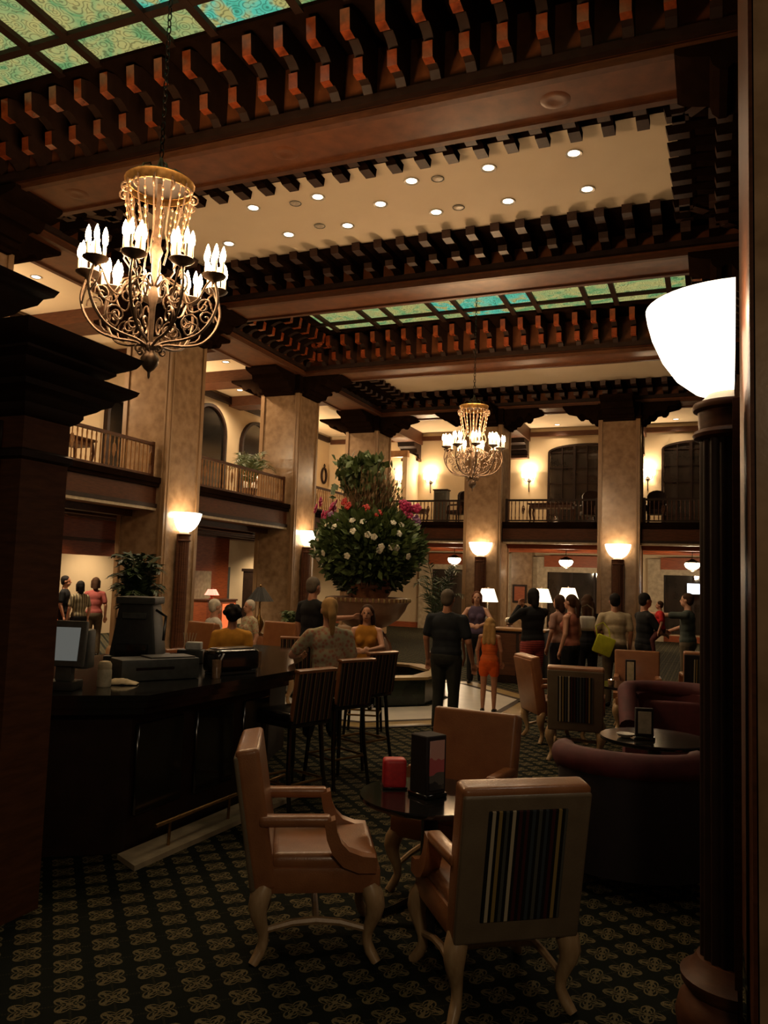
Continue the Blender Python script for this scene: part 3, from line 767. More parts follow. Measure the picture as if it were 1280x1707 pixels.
# ================================================================ FIXTURES
def spiral(c, r0, turns, a0, sgn=1, n=16, shrink=0.85):
    """flat spiral in (u, z) ending inside"""
    out = []
    for i in range(n):
        t = i / (n - 1); r = r0 * (1 - shrink * t); a = a0 + sgn * turns * 2 * PI * t
        out.append((c[0] + r * math.cos(a), c[1] + r * math.sin(a)))
    return out
def smooth_path(P, k=4):
    """Catmull-Rom resampling of a polyline"""
    P = [Vector(p) for p in P]; out = []
    for i in range(len(P) - 1):
        a, b, c, d = P[max(i - 1, 0)], P[i], P[i + 1], P[min(i + 2, len(P) - 1)]
        for j in range(k):
            t = j / k
            out.append(0.5 * ((2 * b) + (c - a) * t + (2 * a - 5 * b + 4 * c - d) * t * t + (3 * b - a - 3 * c + d) * t ** 3))
    out.append(P[-1]); return out
def chandelier(label, x, y, zb, ztop):
    t = thing('chandelier', label, 'chandelier', (x, y, zb), 0, 'candle chandeliers')
    # pendant hub
    MB().lathe([(0.0, -0.02), (0.012, 0.0), (0.015, 0.05), (0.05, 0.08), (0.085, 0.13), (0.09, 0.18), (0.06, 0.23), (0.035, 0.26), (0.05, 0.30), (0.03, 0.34)], 12).build('pendant_hub', iron, t)
    for k in range(6):
        a = k * PI / 3
        MB().tube([(u * math.cos(a), u * math.sin(a), z) for u, z in spiral((0.11, 0.26), 0.055, 1.2, PI, -1, 12)], 0.012, 5).build('hub_leaf', iron, t)
    MB().lathe([(0.02, 0.3), (0.028, 0.7), (0.05, 0.8), (0.03, 0.9), (0.035, 1.15), (0.07, 1.25), (0.03, 1.35), (0.02, 1.95)], 10).build('stem', iron, t)
    cm = MB().lathe([(0.014, 0), (0.0145, 0.13), (0.010, 0.135)], 8).lathe([(0.012, 0.135), (0.024, 0.16), (0.026, 0.20), (0.016, 0.25), (0.003, 0.285)], 8, mi=1).mesh('candle', [wax, bulb_m])
    R = 0.62
    for k in range(9):
        a = k * 2 * PI / 9 + 0.2; ca, sa = math.cos(a), math.sin(a)
        m = MB()
        path = [(0.04, 0.30), (0.16, 0.34), (0.34, 0.36), (0.50, 0.42), (0.62, 0.56), (0.67, 0.72), (0.65, 0.86), (R, 0.95)]
        m.tube(smooth_path([(u * ca, u * sa, z) for u, z in path]), 0.0145, 6)
        for sp in (spiral((0.38, 0.52), 0.12, 1.4, -PI / 2, 1, 18), spiral((0.53, 0.68), 0.085, 1.4, -0.3, 1, 16), spiral((0.20, 0.47), 0.10, 1.3, -PI / 2, -1, 16), spiral((0.24, 0.80), 0.12, 1.4, 0.2, 1, 18)):
            m.tube([(u * ca, u * sa, z) for u, z in sp], 0.0095, 5)
        m.tube(smooth_path([(u * ca, u * sa, z) for u, z in ((0.03, 0.9), (0.14, 0.98), (0.30, 0.86), (0.36, 0.72), (0.47, 0.76), (0.55, 0.9), (R, 0.96))]), 0.010, 5)
        m.tube(smooth_path([((0.60 + 0.06 * q) * math.cos(a + 0.07 * w), (0.60 + 0.06 * q) * math.sin(a + 0.07 * w), z) for w, q, z in ((0, 1, 0.66), (1.2, 0.6, 0.74), (1.6, 0, 0.84), (0.9, -0.6, 0.88), (0.4, -0.3, 0.82))]), 0.009, 5)
        arm = m.build('arm', iron, t)
        MB().lathe([(0.01, 0.90), (0.03, 0.93), (0.10, 0.965), (0.12, 0.985), (0.115, 0.99), (0.02, 0.97)], 12, (R * ca, R * sa, 0)).build('candle_cup', iron, arm)
        for q in range(6):
            b = q * 2 * PI / 6 + a
            link('candle', cm, arm, (R * ca + 0.085 * math.cos(b), R * sa + 0.085 * math.sin(b), 0.985))
        lamp('POINT', 'candle_lamp', (R * ca, R * sa, 1.30), K_CHAND, WARM, 0.09, t)
    # crown with amber rim, drops and strands
    MB().lathe([(0.30, 1.86), (0.315, 1.86), (0.325, 1.93), (0.34, 1.95), (0.325, 1.965), (0.30, 1.95)], 24, caps=False).build('crown_ring', brass, t)
    MB().lathe([(0.02, 1.955), (0.29, 1.945), (0.30, 1.93), (0.02, 1.94)], 20, caps=False).build('crown_plate', black_iron, t)
    for k in range(12):
        a = k * PI / 6; ca, sa = math.cos(a), math.sin(a)
        m = MB()
        m.tube([(u * ca, u * sa, z) for u, z in spiral((0.33, 1.80), 0.055, 1.3, PI / 2, -1, 14)], 0.010, 5)
        m.tube([(u * ca, u * sa, z) for u, z in ((0.32, 1.9), (0.30, 1.70), (0.24, 1.50), (0.22, 1.36), (0.28, 1.26), (0.30, 1.16), (0.22, 1.05))], 0.009, 5)
        st = m.build('crown_strap', iron, t)
        d = MB()
        for q in range(7):
            f = q / 6; u = 0.335 - 0.09 * f; z = 1.84 - 0.52 * f
            d.ell((u * math.cos(a + 0.26), u * math.sin(a + 0.26), z), (0.013, 0.013, 0.022), 6, 4)
        d.tube([((0.335 - 0.09 * q / 6) * math.cos(a + 0.26), (0.335 - 0.09 * q / 6) * math.sin(a + 0.26), 1.84 - 0.52 * q / 6) for q in range(7)], 0.003, 4)
        d.build('crystal_strand', crystal, t)
    for k in range(6):
        a = k * PI / 3 + 0.4
        MB().tube([(u * math.cos(a), u * math.sin(a), z) for u, z in ((0.26, 1.95), (0.22, 2.05), (0.14, 2.10), (0.10, 2.03), (0.05, 2.08), (0.02, 2.16))], 0.011, 5).build('crown_scroll', iron, t)
    MB().lathe([(0.01, 1.94), (0.06, 2.0), (0.07, 2.06), (0.03, 2.12), (0.02, 2.2), (0.005, 2.22)], 10).build('finial', iron, t)
    lk = MB().tube([(0.022 * math.cos(q * PI / 4), 0, 0.045 * math.sin(q * PI / 4)) for q in range(8)], 0.0065, 5, closed=True).mesh('chain_link', black_iron)
    n = int((ztop - zb - 2.22) / 0.072); pitch = (ztop - zb - 2.22) / n
    for i in range(n): link('chain_link', lk, t, (0, 0, 2.22 + pitch * (i + 0.5)), (i % 2) * PI / 2)
    return t
chandelier('large gilt iron chandelier with clustered lit candles hanging at the left', -5.03, 6.12, 3.78, 8.52)
chandelier('smaller looking gilt candle chandelier hanging farther off in front of a stone column', -5.03, 17.43, 3.99, 8.52)

def wall_lamp(label, x, y, rz, near=False):
    """half bowl uplight on a fluted half-round wooden pedestal standing against a column"""
    t = thing('pedestal_lamp', label, 'lamp', (x, y, 0), rz, 'bowl uplights on pedestals')
    Z = 3.22
    prof = [(0.09, -0.425), (0.17, -0.395), (0.25, -0.33), (0.315, -0.235), (0.358, -0.135), (0.380, -0.05), (0.388, 0.0)]
    m = MB(); n = 22
    k = n + 1
    vs, fs = [], []
    for r, z in prof:
        for i in range(k):
            a = PI * i / n; vs.append((r * math.cos(a), r * math.sin(a) + 0.02, z))
    for j in range(len(prof) - 1):
        for i in range(n): fs.append((j * k + i, j * k + i + 1, (j + 1) * k + i + 1, (j + 1) * k + i))
    m.add(vs, fs)
    bw = m.build('glass_bowl', bowl_m if near else bowl_far, t, (0, 0, Z))
    MB().lathe([(0.158, -0.46), (0.13, -0.435), (0.10, -0.40), (0.085, -0.39)], 14, (0, 0.02, Z), 0, PI).build('bowl_seat', cream_trim, t)
    MB().lathe([(0.15, -0.50), (0.175, -0.49), (0.18, -0.475), (0.175, -0.46), (0.15, -0.455)], 16, (0, 0.02, Z), 0, PI).build('collar', wood, t)
    MB().lathe([(0.15, -0.585), (0.155, -0.50)], 16, (0, 0.02, Z), 0, PI).build('neck', wood, t)
    MB().lathe([(0.145, -0.63), (0.172, -0.62), (0.178, -0.605), (0.172, -0.59), (0.15, -0.582)], 16, (0, 0.02, Z), 0, PI).build('collar', wood, t)
    # fluted half shaft
    poly = []
    nf = 9
    for i in range(nf * 6 + 1):
        a = PI * i / (nf * 6); ph = (i % 6) / 6 * 2 * PI
        r = 0.148 - 0.011 * (1 - math.cos(ph)) * 0.5 * 2 * 0.6
        poly.append((r * math.cos(a), r * math.sin(a) + 0.02))
    MB().prism(poly, 'z', 0.30, Z - 0.62).build('fluted_shaft', wood if not near else wood_dark, t, ang=50)
    MB().lathe([(0.24, 0.0), (0.25, 0.06), (0.235, 0.12), (0.215, 0.14), (0.20, 0.17), (0.225, 0.20), (0.23, 0.235), (0.19, 0.26), (0.16, 0.31)], 18, (0, 0.02, 0), 0, PI).build('base', wood, t)
    MB().box(-0.19, 0.19, 0.0, 0.03, 0.0, Z - 0.47).build('backboard', wood, t)
    lamp('POINT', 'bowl_lamp', (0, 0.17, Z - 0.03), K_BOWL_LAMP, WARM2, 0.06, t)
    return t
wall_lamp('lit half bowl lamp on fluted pedestal against the column behind the large chandelier', CXL + 0.67, 14.5, -PI / 2)
wall_lamp('lit half bowl lamp touching the left edge of the tall flower arrangement', CXL + 0.67, 20.25, -PI / 2)
wall_lamp('lit half bowl lamp on the column beneath the smaller chandelier', -6.95, 25.95 - 0.67, PI)
wall_lamp('lit half bowl lamp on the column between the two arched windows', -2.63, 25.95 - 0.67, PI)
wall_lamp('huge glowing half bowl lamp on dark fluted pedestal at the right edge', 0.118, 3.95, PI / 2, near=True)

# near right column
nc = thing('stone_column', 'dim brown stone column filling the right edge beside the huge bowl lamp', 'column', (0.78, 4.02, 0), 0, 'stone columns of the hall')
MB().box(-0.62, 0.62, -0.6, 0.6, 0.0, 9.0).build('shaft', stone, nc)
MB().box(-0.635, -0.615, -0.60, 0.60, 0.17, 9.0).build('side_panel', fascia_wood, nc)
rect_stack(MB(), -0.62, 0.62, -0.6, 0.6, [(0.02, 0), (0.02, 0.14), (0.005, 0.17)]).build('base', lacquer, nc)

# wall lights of the far mezzanine: twin shaded candle brackets
WL_ALL = []
for lab, x in (('lit wall lamp in the alcove left of the far mezzanine wall', -11.85), ('lit wall lamp left of the smaller chandelier on the far mezzanine wall', -10.6),
               ('lit wall lamp between the smaller chandelier and the arched window', -6.55), ('lit wall lamp right of the stone column beside the right arched window', -2.15)):
    t = thing('wall_light', lab, 'lamp', (x, 30.66, 5.95), 0, 'wall lights of the far mezzanine')
    MB().lathe([(0.0, 0), (0.06, 0.005), (0.075, 0.02), (0.06, 0.03)], 10).build('wall_plate', black_iron, t).rotation_euler = (PI / 2, 0, 0)
    MB().tube([(0, -0.02, -0.45), (0, -0.06, -0.3), (0, -0.07, 0), (0, -0.12, 0.1)], 0.018, 6).build('bracket_stem', black_iron, t)
    for s in (-1, 1):
        MB().tube([(0, -0.08, 0), (s * 0.08, -0.12, -0.06), (s * 0.17, -0.14, 0.0), (s * 0.18, -0.14, 0.10)], 0.012, 6).build('arm', black_iron, t)
        MB().lathe([(0.05, 0.10), (0.085, 0.12), (0.10, 0.22), (0.085, 0.34)], 12, (s * 0.18, -0.14, 0), caps=False).build('glass_shade', lantern_m, t)
    WL_ALL.append((t, x))
for lab, y in (('unseen wall lamp added to the left mezzanine behind the column with the chandelier', 19.3), ('unseen wall lamp added to the left mezzanine behind the second stone column', 26.8), ('unseen wall lamp added to the left mezzanine behind the wooden pier', 11.6)):  # unseen lamps added to brighten the left mezzanine ceiling
    t = dup(WL_ALL[0][0], (-15.3, y, 5.95), PI / 2, lab, 'unseen wall lights added to the left mezzanine')
    lamp('POINT', 'wall_lamp_bulb', (0, -0.30, 0.45), K_WALL * 1.6, WARM2, 0.10, t)
for t, x in WL_ALL: lamp('POINT', 'wall_lamp_bulb', (0, -0.22, 0.30), K_WALL, WARM2, 0.10, t)
# hanging lanterns under the far balcony
for lab, x in (('small lit lantern hanging left of the column under the smaller chandelier', -8.5), ('small lit lantern hanging under the balcony between the two facing columns', -4.55), ('small lit lantern hanging under the balcony beside the bright television', -0.55)):
    t = thing('hanging_lantern', lab, 'lamp', (x, 27.4, 3.24), 0, 'lanterns below the far balcony')
    MB().lathe([(0.0, 0.0), (0.09, -0.005), (0.09, -0.03), (0.03, -0.05)], 12).build('ceiling_rose', black_iron, t)
    MB().tube([(0, 0, -0.03), (0, 0, -0.36)], 0.012, 6).build('rod', black_iron, t)
    MB().lathe([(0.03, -0.34), (0.10, -0.38), (0.20, -0.42), (0.235, -0.46), (0.22, -0.47)], 14, caps=False).build('cap', black_iron, t)
    MB().lathe([(0.20, -0.44), (0.24, -0.52), (0.20, -0.62), (0.10, -0.68), (0.0, -0.69)], 14, caps=False).build('glass_shade', lantern_m, t)
    for k in range(6):
        a = k * PI / 3
        MB().tube([(0.235 * math.cos(a), 0.235 * math.sin(a), -0.46), (0.25 * math.cos(a), 0.25 * math.sin(a), -0.55), (0.14 * math.cos(a), 0.14 * math.sin(a), -0.69), (0.0, 0, -0.74)], 0.010, 4).build('cage_rib', black_iron, t)
    lamp('POINT', 'lantern_bulb', (0, 0, -0.80), K_LOW, WARM2, 0.08, t)

# ================================================================ LEFT WOODEN PIER OF THE BAR
pr = thing('wooden_pier', 'dark panelled wooden pier with stepped cornice at the left edge of the bar', 'pier', (-3.93, 3.42, 0))
MB().box(-0.43, 0.43, -0.17, 0.17, 0, 2.78).build('pier_body', wood, pr)
for z0, z1 in ((0.3, 1.25), (1.35, 2.15), (2.25, 2.5), (2.56, 2.72)):
    MB().rbox((-0.05, -0.175, (z0 + z1) / 2), (0.66, 0.02, z1 - z0), 0.008, 1).build('face_panel', wood_dark, pr)
rect_stack(MB(), -0.43, 0.43, -0.17, 0.17, [(0.0, 2.50), (0.02, 2.515), (0.02, 2.55), (0.0, 2.565)]).build('band_moulding', wood_dark, pr)
rect_stack(MB(), -0.43, 0.43, -0.17, 0.17, [(0.0, 2.74), (0.03, 2.76), (0.05, 2.79), (0.05, 2.81), (0.10, 2.84), (0.12, 2.86), (0.16, 2.88), (0.17, 2.91), (0.23, 2.94), (0.26, 2.965), (0.27, 2.99), (0.12, 3.0)]).build('lower_cornice', wood_dark, pr)
rect_stack(MB(), -0.43, 0.43, -0.17, 0.17, [(0.10, 2.99), (0.10, 3.03), (0.14, 3.05), (0.17, 3.075), (0.17, 3.09), (0.22, 3.115), (0.25, 3.135), (0.27, 3.165), (0.28, 3.19), (0.0, 3.2)]).build('middle_cornice', wood_dark, pr)
rect_stack(MB(), -0.80, 0.20, -0.50, -0.19, [(0.0, 3.19), (0.0, 3.30), (0.06, 3.34), (0.08, 3.37), (0.14, 3.41), (0.16, 3.45), (0.20, 3.47), (0.22, 3.51), (0.0, 3.53)]).build('upper_cornice', wood_dark, pr)

# ================================================================ BAR
def offset_poly(poly, d):
    """inset a clockwise/ccw convex-ish outline by d along edge normals"""
    n = len(poly); out = []
    area = sum(poly[i][0] * poly[(i + 1) % n][1] - poly[(i + 1) % n][0] * poly[i][1] for i in range(n))
    s = 1 if area > 0 else -1
    for i in range(n):
        p0, p1, p2 = Vector(poly[i - 1]), Vector(poly[i]), Vector(poly[(i + 1) % n])
        e1 = (p1 - p0).normalized(); e2 = (p2 - p1).normalized()
        n1 = Vector((-e1.y, e1.x)) * s; n2 = Vector((-e2.y, e2.x)) * s
        b = (n1 + n2); b = b / max(0.3, b.dot(n1))
        out.append(tuple(p1 + b * d))
    return out
BAR = [(-3.46, 4.40), (-3.38, 6.30), (-4.0, 7.35), (-4.3, 8.3), (-5.0, 8.3), (-5.0, 6.9), (-5.5, 6.6), (-5.5, 2.9)]
bar = thing('bar_counter', 'long black polished bar counter running from the wooden pier towards the fountain', 'bar')
def layer(name, d, z0, z1, m): MB().prism(offset_poly(BAR, d), 'z', z0, z1).build(name, m, bar, ang=30)
layer('bar_top', 0.0, 1.045, 1.085, granite)
layer('top_edge_moulding', 0.02, 1.00, 1.045, lacquer)
layer('under_moulding', 0.06, 0.95, 1.00, lacquer)
layer('bar_body', 0.22, 0.0, 0.95, wood_dark)
for y in (4.80, 5.45, 6.02):
    MB().rbox((-3.668 + (y - 4.4) * 0.04, y, 0.55), (0.03, 0.52 if y < 6 else 0.4, 0.62), 0.01, 1).build('front_panel', lacquer, bar)
st = [(-3.64, 4.40), (-3.40, 4.28), (-3.30, 6.36), (-3.58, 6.25)]
MB().prism(st, 'z', 0.0, 0.035).build('foot_step', cream_trim, bar, ang=30)
MB().tube([(-3.46, 4.55, 0.20), (-3.40, 6.2, 0.20)], 0.014, 8).build('foot_rail', brass, bar)
for y in (4.7, 5.4, 6.1): MB().tube([(-3.47 + (y - 4.4) * 0.035, y, 0.03), (-3.465 + (y - 4.4) * 0.035, y, 0.20)], 0.011, 6).build('rail_post', brass, bar)

ZT = 1.086
t = thing('pos_monitor', 'grey touch screen till with lit screen beside the wooden pier', 'monitor', (-4.09, 4.28, ZT), 0.35)
MB().rbox((0, 0.02, 0.03), (0.20, 0.18, 0.06), 0.01).build('foot', plastic, t)
MB().rbox((0, 0.03, 0.12), (0.11, 0.07, 0.16), 0.01).build('neck', plastic_g, t)
rt = Matrix.Rotation(-0.16, 3, 'X')
MB().rbox((0, 0, 0.31), (0.29, 0.05, 0.31), 0.012, rot=rt).build('bezel', plastic_g, t)
MB().rbox((0, -0.026, 0.31), (0.215, 0.004, 0.225), 0.001, 1, rot=rt).build('screen', screen_m, t)
MB().rbox((0.10, 0.10, 0.27), (0.10, 0.13, 0.27), 0.02).build('rear_housing', plastic_g, t)
t = thing('squeeze_bottle', 'small cream plastic bottle standing beside the till', 'bottle', (-3.97, 4.55, ZT))
MB().lathe([(0.045, 0), (0.05, 0.01), (0.05, 0.11), (0.045, 0.125)], 14).build('body', paper, t)
MB().lathe([(0.047, 0.122), (0.047, 0.155), (0.035, 0.175), (0.015, 0.18)], 14).build('cap', cloth_rag, t)
t = thing('bar_towel', 'crumpled cream towel lying on the bar beside the bottle', 'towel', (-3.95, 4.70, ZT), 0.5)
bm = bmesh.new(); bmesh.ops.create_grid(bm, x_segments=16, y_segments=10, size=1)
for v in bm.verts:
    x, y = v.co.x, v.co.y
    h = 0.035 * max(0, 1 - x * x) * max(0, 1 - y * y) + 0.012 * abs(mnoise.noise(Vector((x * 2.5, y * 3, 1.3))))
    v.co = Vector((x * 0.12, y * 0.05, 0.002 + h))
me = bpy.data.meshes.new('towel_cloth'); bm.to_mesh(me); bm.free(); me.materials.append(cloth_rag); me.shade_smooth()
o = link('towel_cloth', me, t); sm = o.modifiers.new('thick', 'SOLIDIFY'); sm.thickness = 0.004; sm.offset = 1
t = thing('coffee_machine', 'tall dark espresso machine with sloping sides standing on the bar', 'machine', (-4.50, 5.55, ZT), 0.4)
MB().rbox((0, 0, 0.06), (0.46, 0.42, 0.12), 0.02).build('base', plastic, t)
MB().rbox((0, 0, 0.33), (0.40, 0.34, 0.44), 0.03, taper=(0.72, 0.8)).build('body', plastic, t)
MB().rbox((0, 0, 0.575), (0.33, 0.32, 0.06), 0.015).build('lid', plastic_g, t)
MB().rbox((0.0, -0.17, 0.45), (0.20, 0.02, 0.05), 0.005, 1).build('control_panel', plastic_g, t)
MB().tube([(0.16, -0.1, 0.5), (0.25, -0.12, 0.45), (0.24, -0.12, 0.25)], 0.012, 6).build('steam_pipe', lacquer, t)
MB().rbox((0.0, -0.19, 0.17), (0.26, 0.06, 0.10), 0.01).build('drip_tray', lacquer, t)
t = thing('receipt_printer', 'wide low dark grey box with flat lid in front of the espresso machine', 'printer', (-3.98, 5.12, ZT), 1.05)
MB().rbox((0, 0, 0.08), (0.62, 0.26, 0.16), 0.015).build('housing', plastic_g, t)
MB().rbox((0.10, 0, 0.165), (0.36, 0.22, 0.012), 0.003, 1).build('lid', plastic, t)
MB().rbox((-0.05, -0.132, 0.09), (0.30, 0.008, 0.02), 0.002, 1).build('slot', lacquer, t)
t = thing('toaster', 'rounded black appliance with steel edges on the bar', 'appliance', (-3.70, 5.75, ZT), 1.25)
MB().rbox((0, 0, 0.11), (0.46, 0.22, 0.19), 0.06, 4).build('shell', lacquer, t)
MB().rbox((0, 0, 0.205), (0.36, 0.14, 0.016), 0.006).build('top_plate', steel, t)
MB().tube([(-0.20, -0.115, 0.02), (-0.205, -0.115, 0.12), (-0.17, -0.115, 0.18)], 0.012, 6).build('side_handle', steel, t)
MB().rbox((0, 0, 0.012), (0.40, 0.18, 0.024), 0.004, 1).build('foot', plastic, t)
t = thing('straw_caddy', 'clear caddy of white napkins and straws on the bar behind the printer', 'caddy', (-4.42, 6.2, ZT), 0.4)
MB().rbox((0, 0, 0.06), (0.24, 0.14, 0.12), 0.01).build('tray', plastic, t)
MB().rbox((0.02, 0, 0.155), (0.14, 0.10, 0.07), 0.008, 1).build('napkin_stack', paper_w, t)
for q in range(5): MB().tube([(-0.06 + 0.012 * q, 0.02, 0.10), (-0.09 + 0.03 * q, 0.03, 0.27)], 0.004, 5).build('straw', paper, t)
t = thing('garnish_tray', 'black garnish tray with yellow green fruit behind the bar appliances', 'tray', (-4.80, 5.95, ZT), 0.4)
MB().rbox((0, 0, 0.09), (0.34, 0.2, 0.18), 0.015).build('tray', lacquer, t)
for q in range(4): MB().ell((-0.1 + 0.07 * q, 0, 0.20), (0.035, 0.035, 0.03), 8, 6).build('lime', cloth(0.32, 0.36, 0.03), t)
for q, (x, y) in enumerate(((-3.62, 5.42), (-3.66, 6.05), (-3.75, 6.25))):
    t = thing('drinking_glass', ['tall glass standing left of the rounded black appliance', 'empty glass standing just beyond the rounded black appliance', 'short glass standing near the far end of the bar'][q], 'glass', (x, y, ZT), 0, 'glasses on the bar')
    MB().lathe([(0.03, 0), (0.034, 0.02), (0.038, 0.14), (0.035, 0.14), (0.030, 0.02), (0.0, 0.018)], 12, caps=False).build('tumbler', crystal, t)

# ================================================================ CHAIRS
def armchair(label, loc, rz, back_mat, front_mat=None, frame=leather_d, group='upholstered lounge armchairs'):
    t = thing('armchair', label, 'chair', loc, rz, group)
    front = front_mat or leather
    # legs: cabriole
    for sx in (-1, 1):
        for sy in (-1, 1):
            bx, by = sx * 0.25, (0.262 if sy > 0 else -0.262)
            pth = []
            for i in range(9):
                f = i / 8; z = 0.36 * (1 - f)
                out = (0.0, 0.022, 0.030, 0.024, 0.010, -0.002, -0.004, 0.014, 0.044)[i]
                pth.append((bx + sx * (out * 0.8), by + sy * out, z))
            rad = [0.050, 0.054, 0.050, 0.041, 0.033, 0.027, 0.025, 0.028, 0.024]
            MB().tube(pth, rad, 10).build('leg', chairwood, t)
    for sx in (-1, 1):
        MB().tube([(sx * 0.25, -0.25, 0.15), (sx * 0.235, -0.12, 0.178), (sx * 0.228, 0, 0.186), (sx * 0.235, 0.12, 0.178), (sx * 0.25, 0.25, 0.15)], [0.016, 0.018, 0.02, 0.018, 0.016], 7).build('stretcher', chairwood, t)
    MB().tube([(-0.235, 0.0, 0.178), (0, 0, 0.19), (0.235, 0, 0.178)], 0.017, 7).build('stretcher', chairwood, t)
    # seat
    MB().rbox((0, 0.015, 0.395), (0.57, 0.60, 0.13), 0.025).build('seat_rail', front, t)
    MB().rbox((0, 0.03, 0.475), (0.54, 0.54, 0.09), 0.04, 3).build('seat', front, t)
    # back: thick raked slab
    R = Matrix.Rotation(0.17, 3, 'X')
    MB().rbox((0, -0.322, 0.69), (0.585, 0.12, 0.70), 0.028, 3, rot=R, taper=(1.03, 1.0)).build('backrest', front, t)
    b = MB().rbox((0, -0.352, 0.674), (0.582, 0.078, 0.665), 0.015, 3, rot=R, taper=(1.025, 1.0)).build('back_shell', frame, t)
    if back_mat: MB().rbox((0.0, 0.0, 0.0), (0.37, 0.014, 0.50), 0.004, 1).build('back_panel', back_mat, b, (0, -0.393, 0.685)).rotation_euler = (0.17, 0, 0)
    # open arms
    for sx in (-1, 1):
        x = sx * 0.272
        arm = MB().rbox((0, 0, 0), (0.075, 0.36, 0.055), 0.022, 3).build('arm_rest', front, t, (x, -0.125, 0.685))
        side = [(0.02, 0.68), (0.075, 0.70), (0.085, 0.64), (0.11, 0.585), (0.15, 0.545), (0.22, 0.52), (0.285, 0.515), (0.29, 0.44), (0.20, 0.44), (0.12, 0.47), (0.065, 0.53), (0.035, 0.60)]
        MB().prism(side, 'x', x - 0.04, x + 0.04).build('arm_support', front, t, ang=50)
    return t
c1 = armchair('tan leather armchair seen from the side, nearest left of the black table', (-2.09 + 0.14, 3.98, 0), -1.07, stripes)
c1.location = (-1.95, 3.95, 0)
c2 = armchair('olive armchair with striped fabric back panel, nearest to the viewer', (-0.985, 3.88, 0), 0.63, stripes)
c3 = armchair('brown leather armchair facing the viewer behind the black table', (-1.52, 5.0, 0), PI - 0.12, None, frame=leather)
c4 = armchair('striped back armchair standing beyond the burgundy club chair', (-1.40, 9.25, 0), 0.12, stripes, frame=leather_d)
c5 = armchair('brown leather armchair in profile beside the farther striped armchair', (-1.80, 10.15, 0), -1.0, None, frame=leather)
c6 = armchair('tan leather armchair facing the viewer behind the far tent card', (-0.92, 11.4, 0), PI + 0.1, None, frame=leather)
c7 = armchair('dark striped armchair half hidden by the fluted pedestal, farthest right', (-0.12, 12.6, 0), 0.15, stripes, frame=velvet_d)
c8 = armchair('brown leather armchair left of the white haired guests', (-6.75, 9.2, 0), PI * 0.9, stripes_b, frame=leather)
c9 = armchair('brown leather armchair right of the white haired guests', (-6.0, 10.2, 0), PI * 0.95, None, frame=leather)
for c in (c8, c9): c.scale = (1, 1, 1.18)

def bar_stool(label, loc, rz):
    t = thing('bar_stool', label, 'stool', loc, rz, 'striped back bar stools')
    for sx in (-1, 1):
        for sy in (-1, 1):
            MB().tube([(sx * 0.17, sy * 0.16, 0.70), (sx * 0.19, sy * 0.18, 0.35), (sx * 0.21, sy * 0.205 - (0.03 if sy < 0 else 0), 0.0)], [0.022, 0.02, 0.017], 7).build('leg', lacquer, t)
    MB().tube([(0.2 * a, 0.19 * b, 0.26) for a, b in ((-1, -1), (1, -1), (1, 1), (-1, 1))], 0.012, 6, closed=True).build('foot_ring', brass, t)
    MB().rbox((0, 0, 0.73), (0.42, 0.42, 0.06), 0.015).build('seat_rail', lacquer, t)
    MB().rbox((0, 0.005, 0.785), (0.43, 0.42, 0.075), 0.03, 3).build('seat', lacquer, t)
    R = Matrix.Rotation(0.14, 3, 'X')
    MB().rbox((0, -0.225, 0.955), (0.41, 0.055, 0.40), 0.02, 3, rot=R).build('backrest', leather, t)
    MB().rbox((0, -0.258, 0.945), (0.405, 0.02, 0.40), 0.008, 2, rot=R).build('back_panel', stripes_b, t)
    MB().rbox((0, -0.262, 1.155), (0.43, 0.07, 0.03), 0.012, 2, rot=R).build('top_trim', leather, t)
    return t
bar_stool('striped back bar stool left of the blonde woman', (-3.20, 5.93, 0), 1.25)
bar_stool('striped back bar stool on which the blonde woman sits', (-3.26, 6.92, 0), 1.15)
bar_stool('striped back bar stool right behind the blonde woman', (-3.36, 7.75, 0), 1.2)
bar_stool('striped back bar stool on the far side of the blonde woman', (-4.80, 9.0, 0), 0.4)
bar_stool('striped back bar stool holding the long haired woman in yellow', (-3.98, 9.2, 0), PI + 0.3)

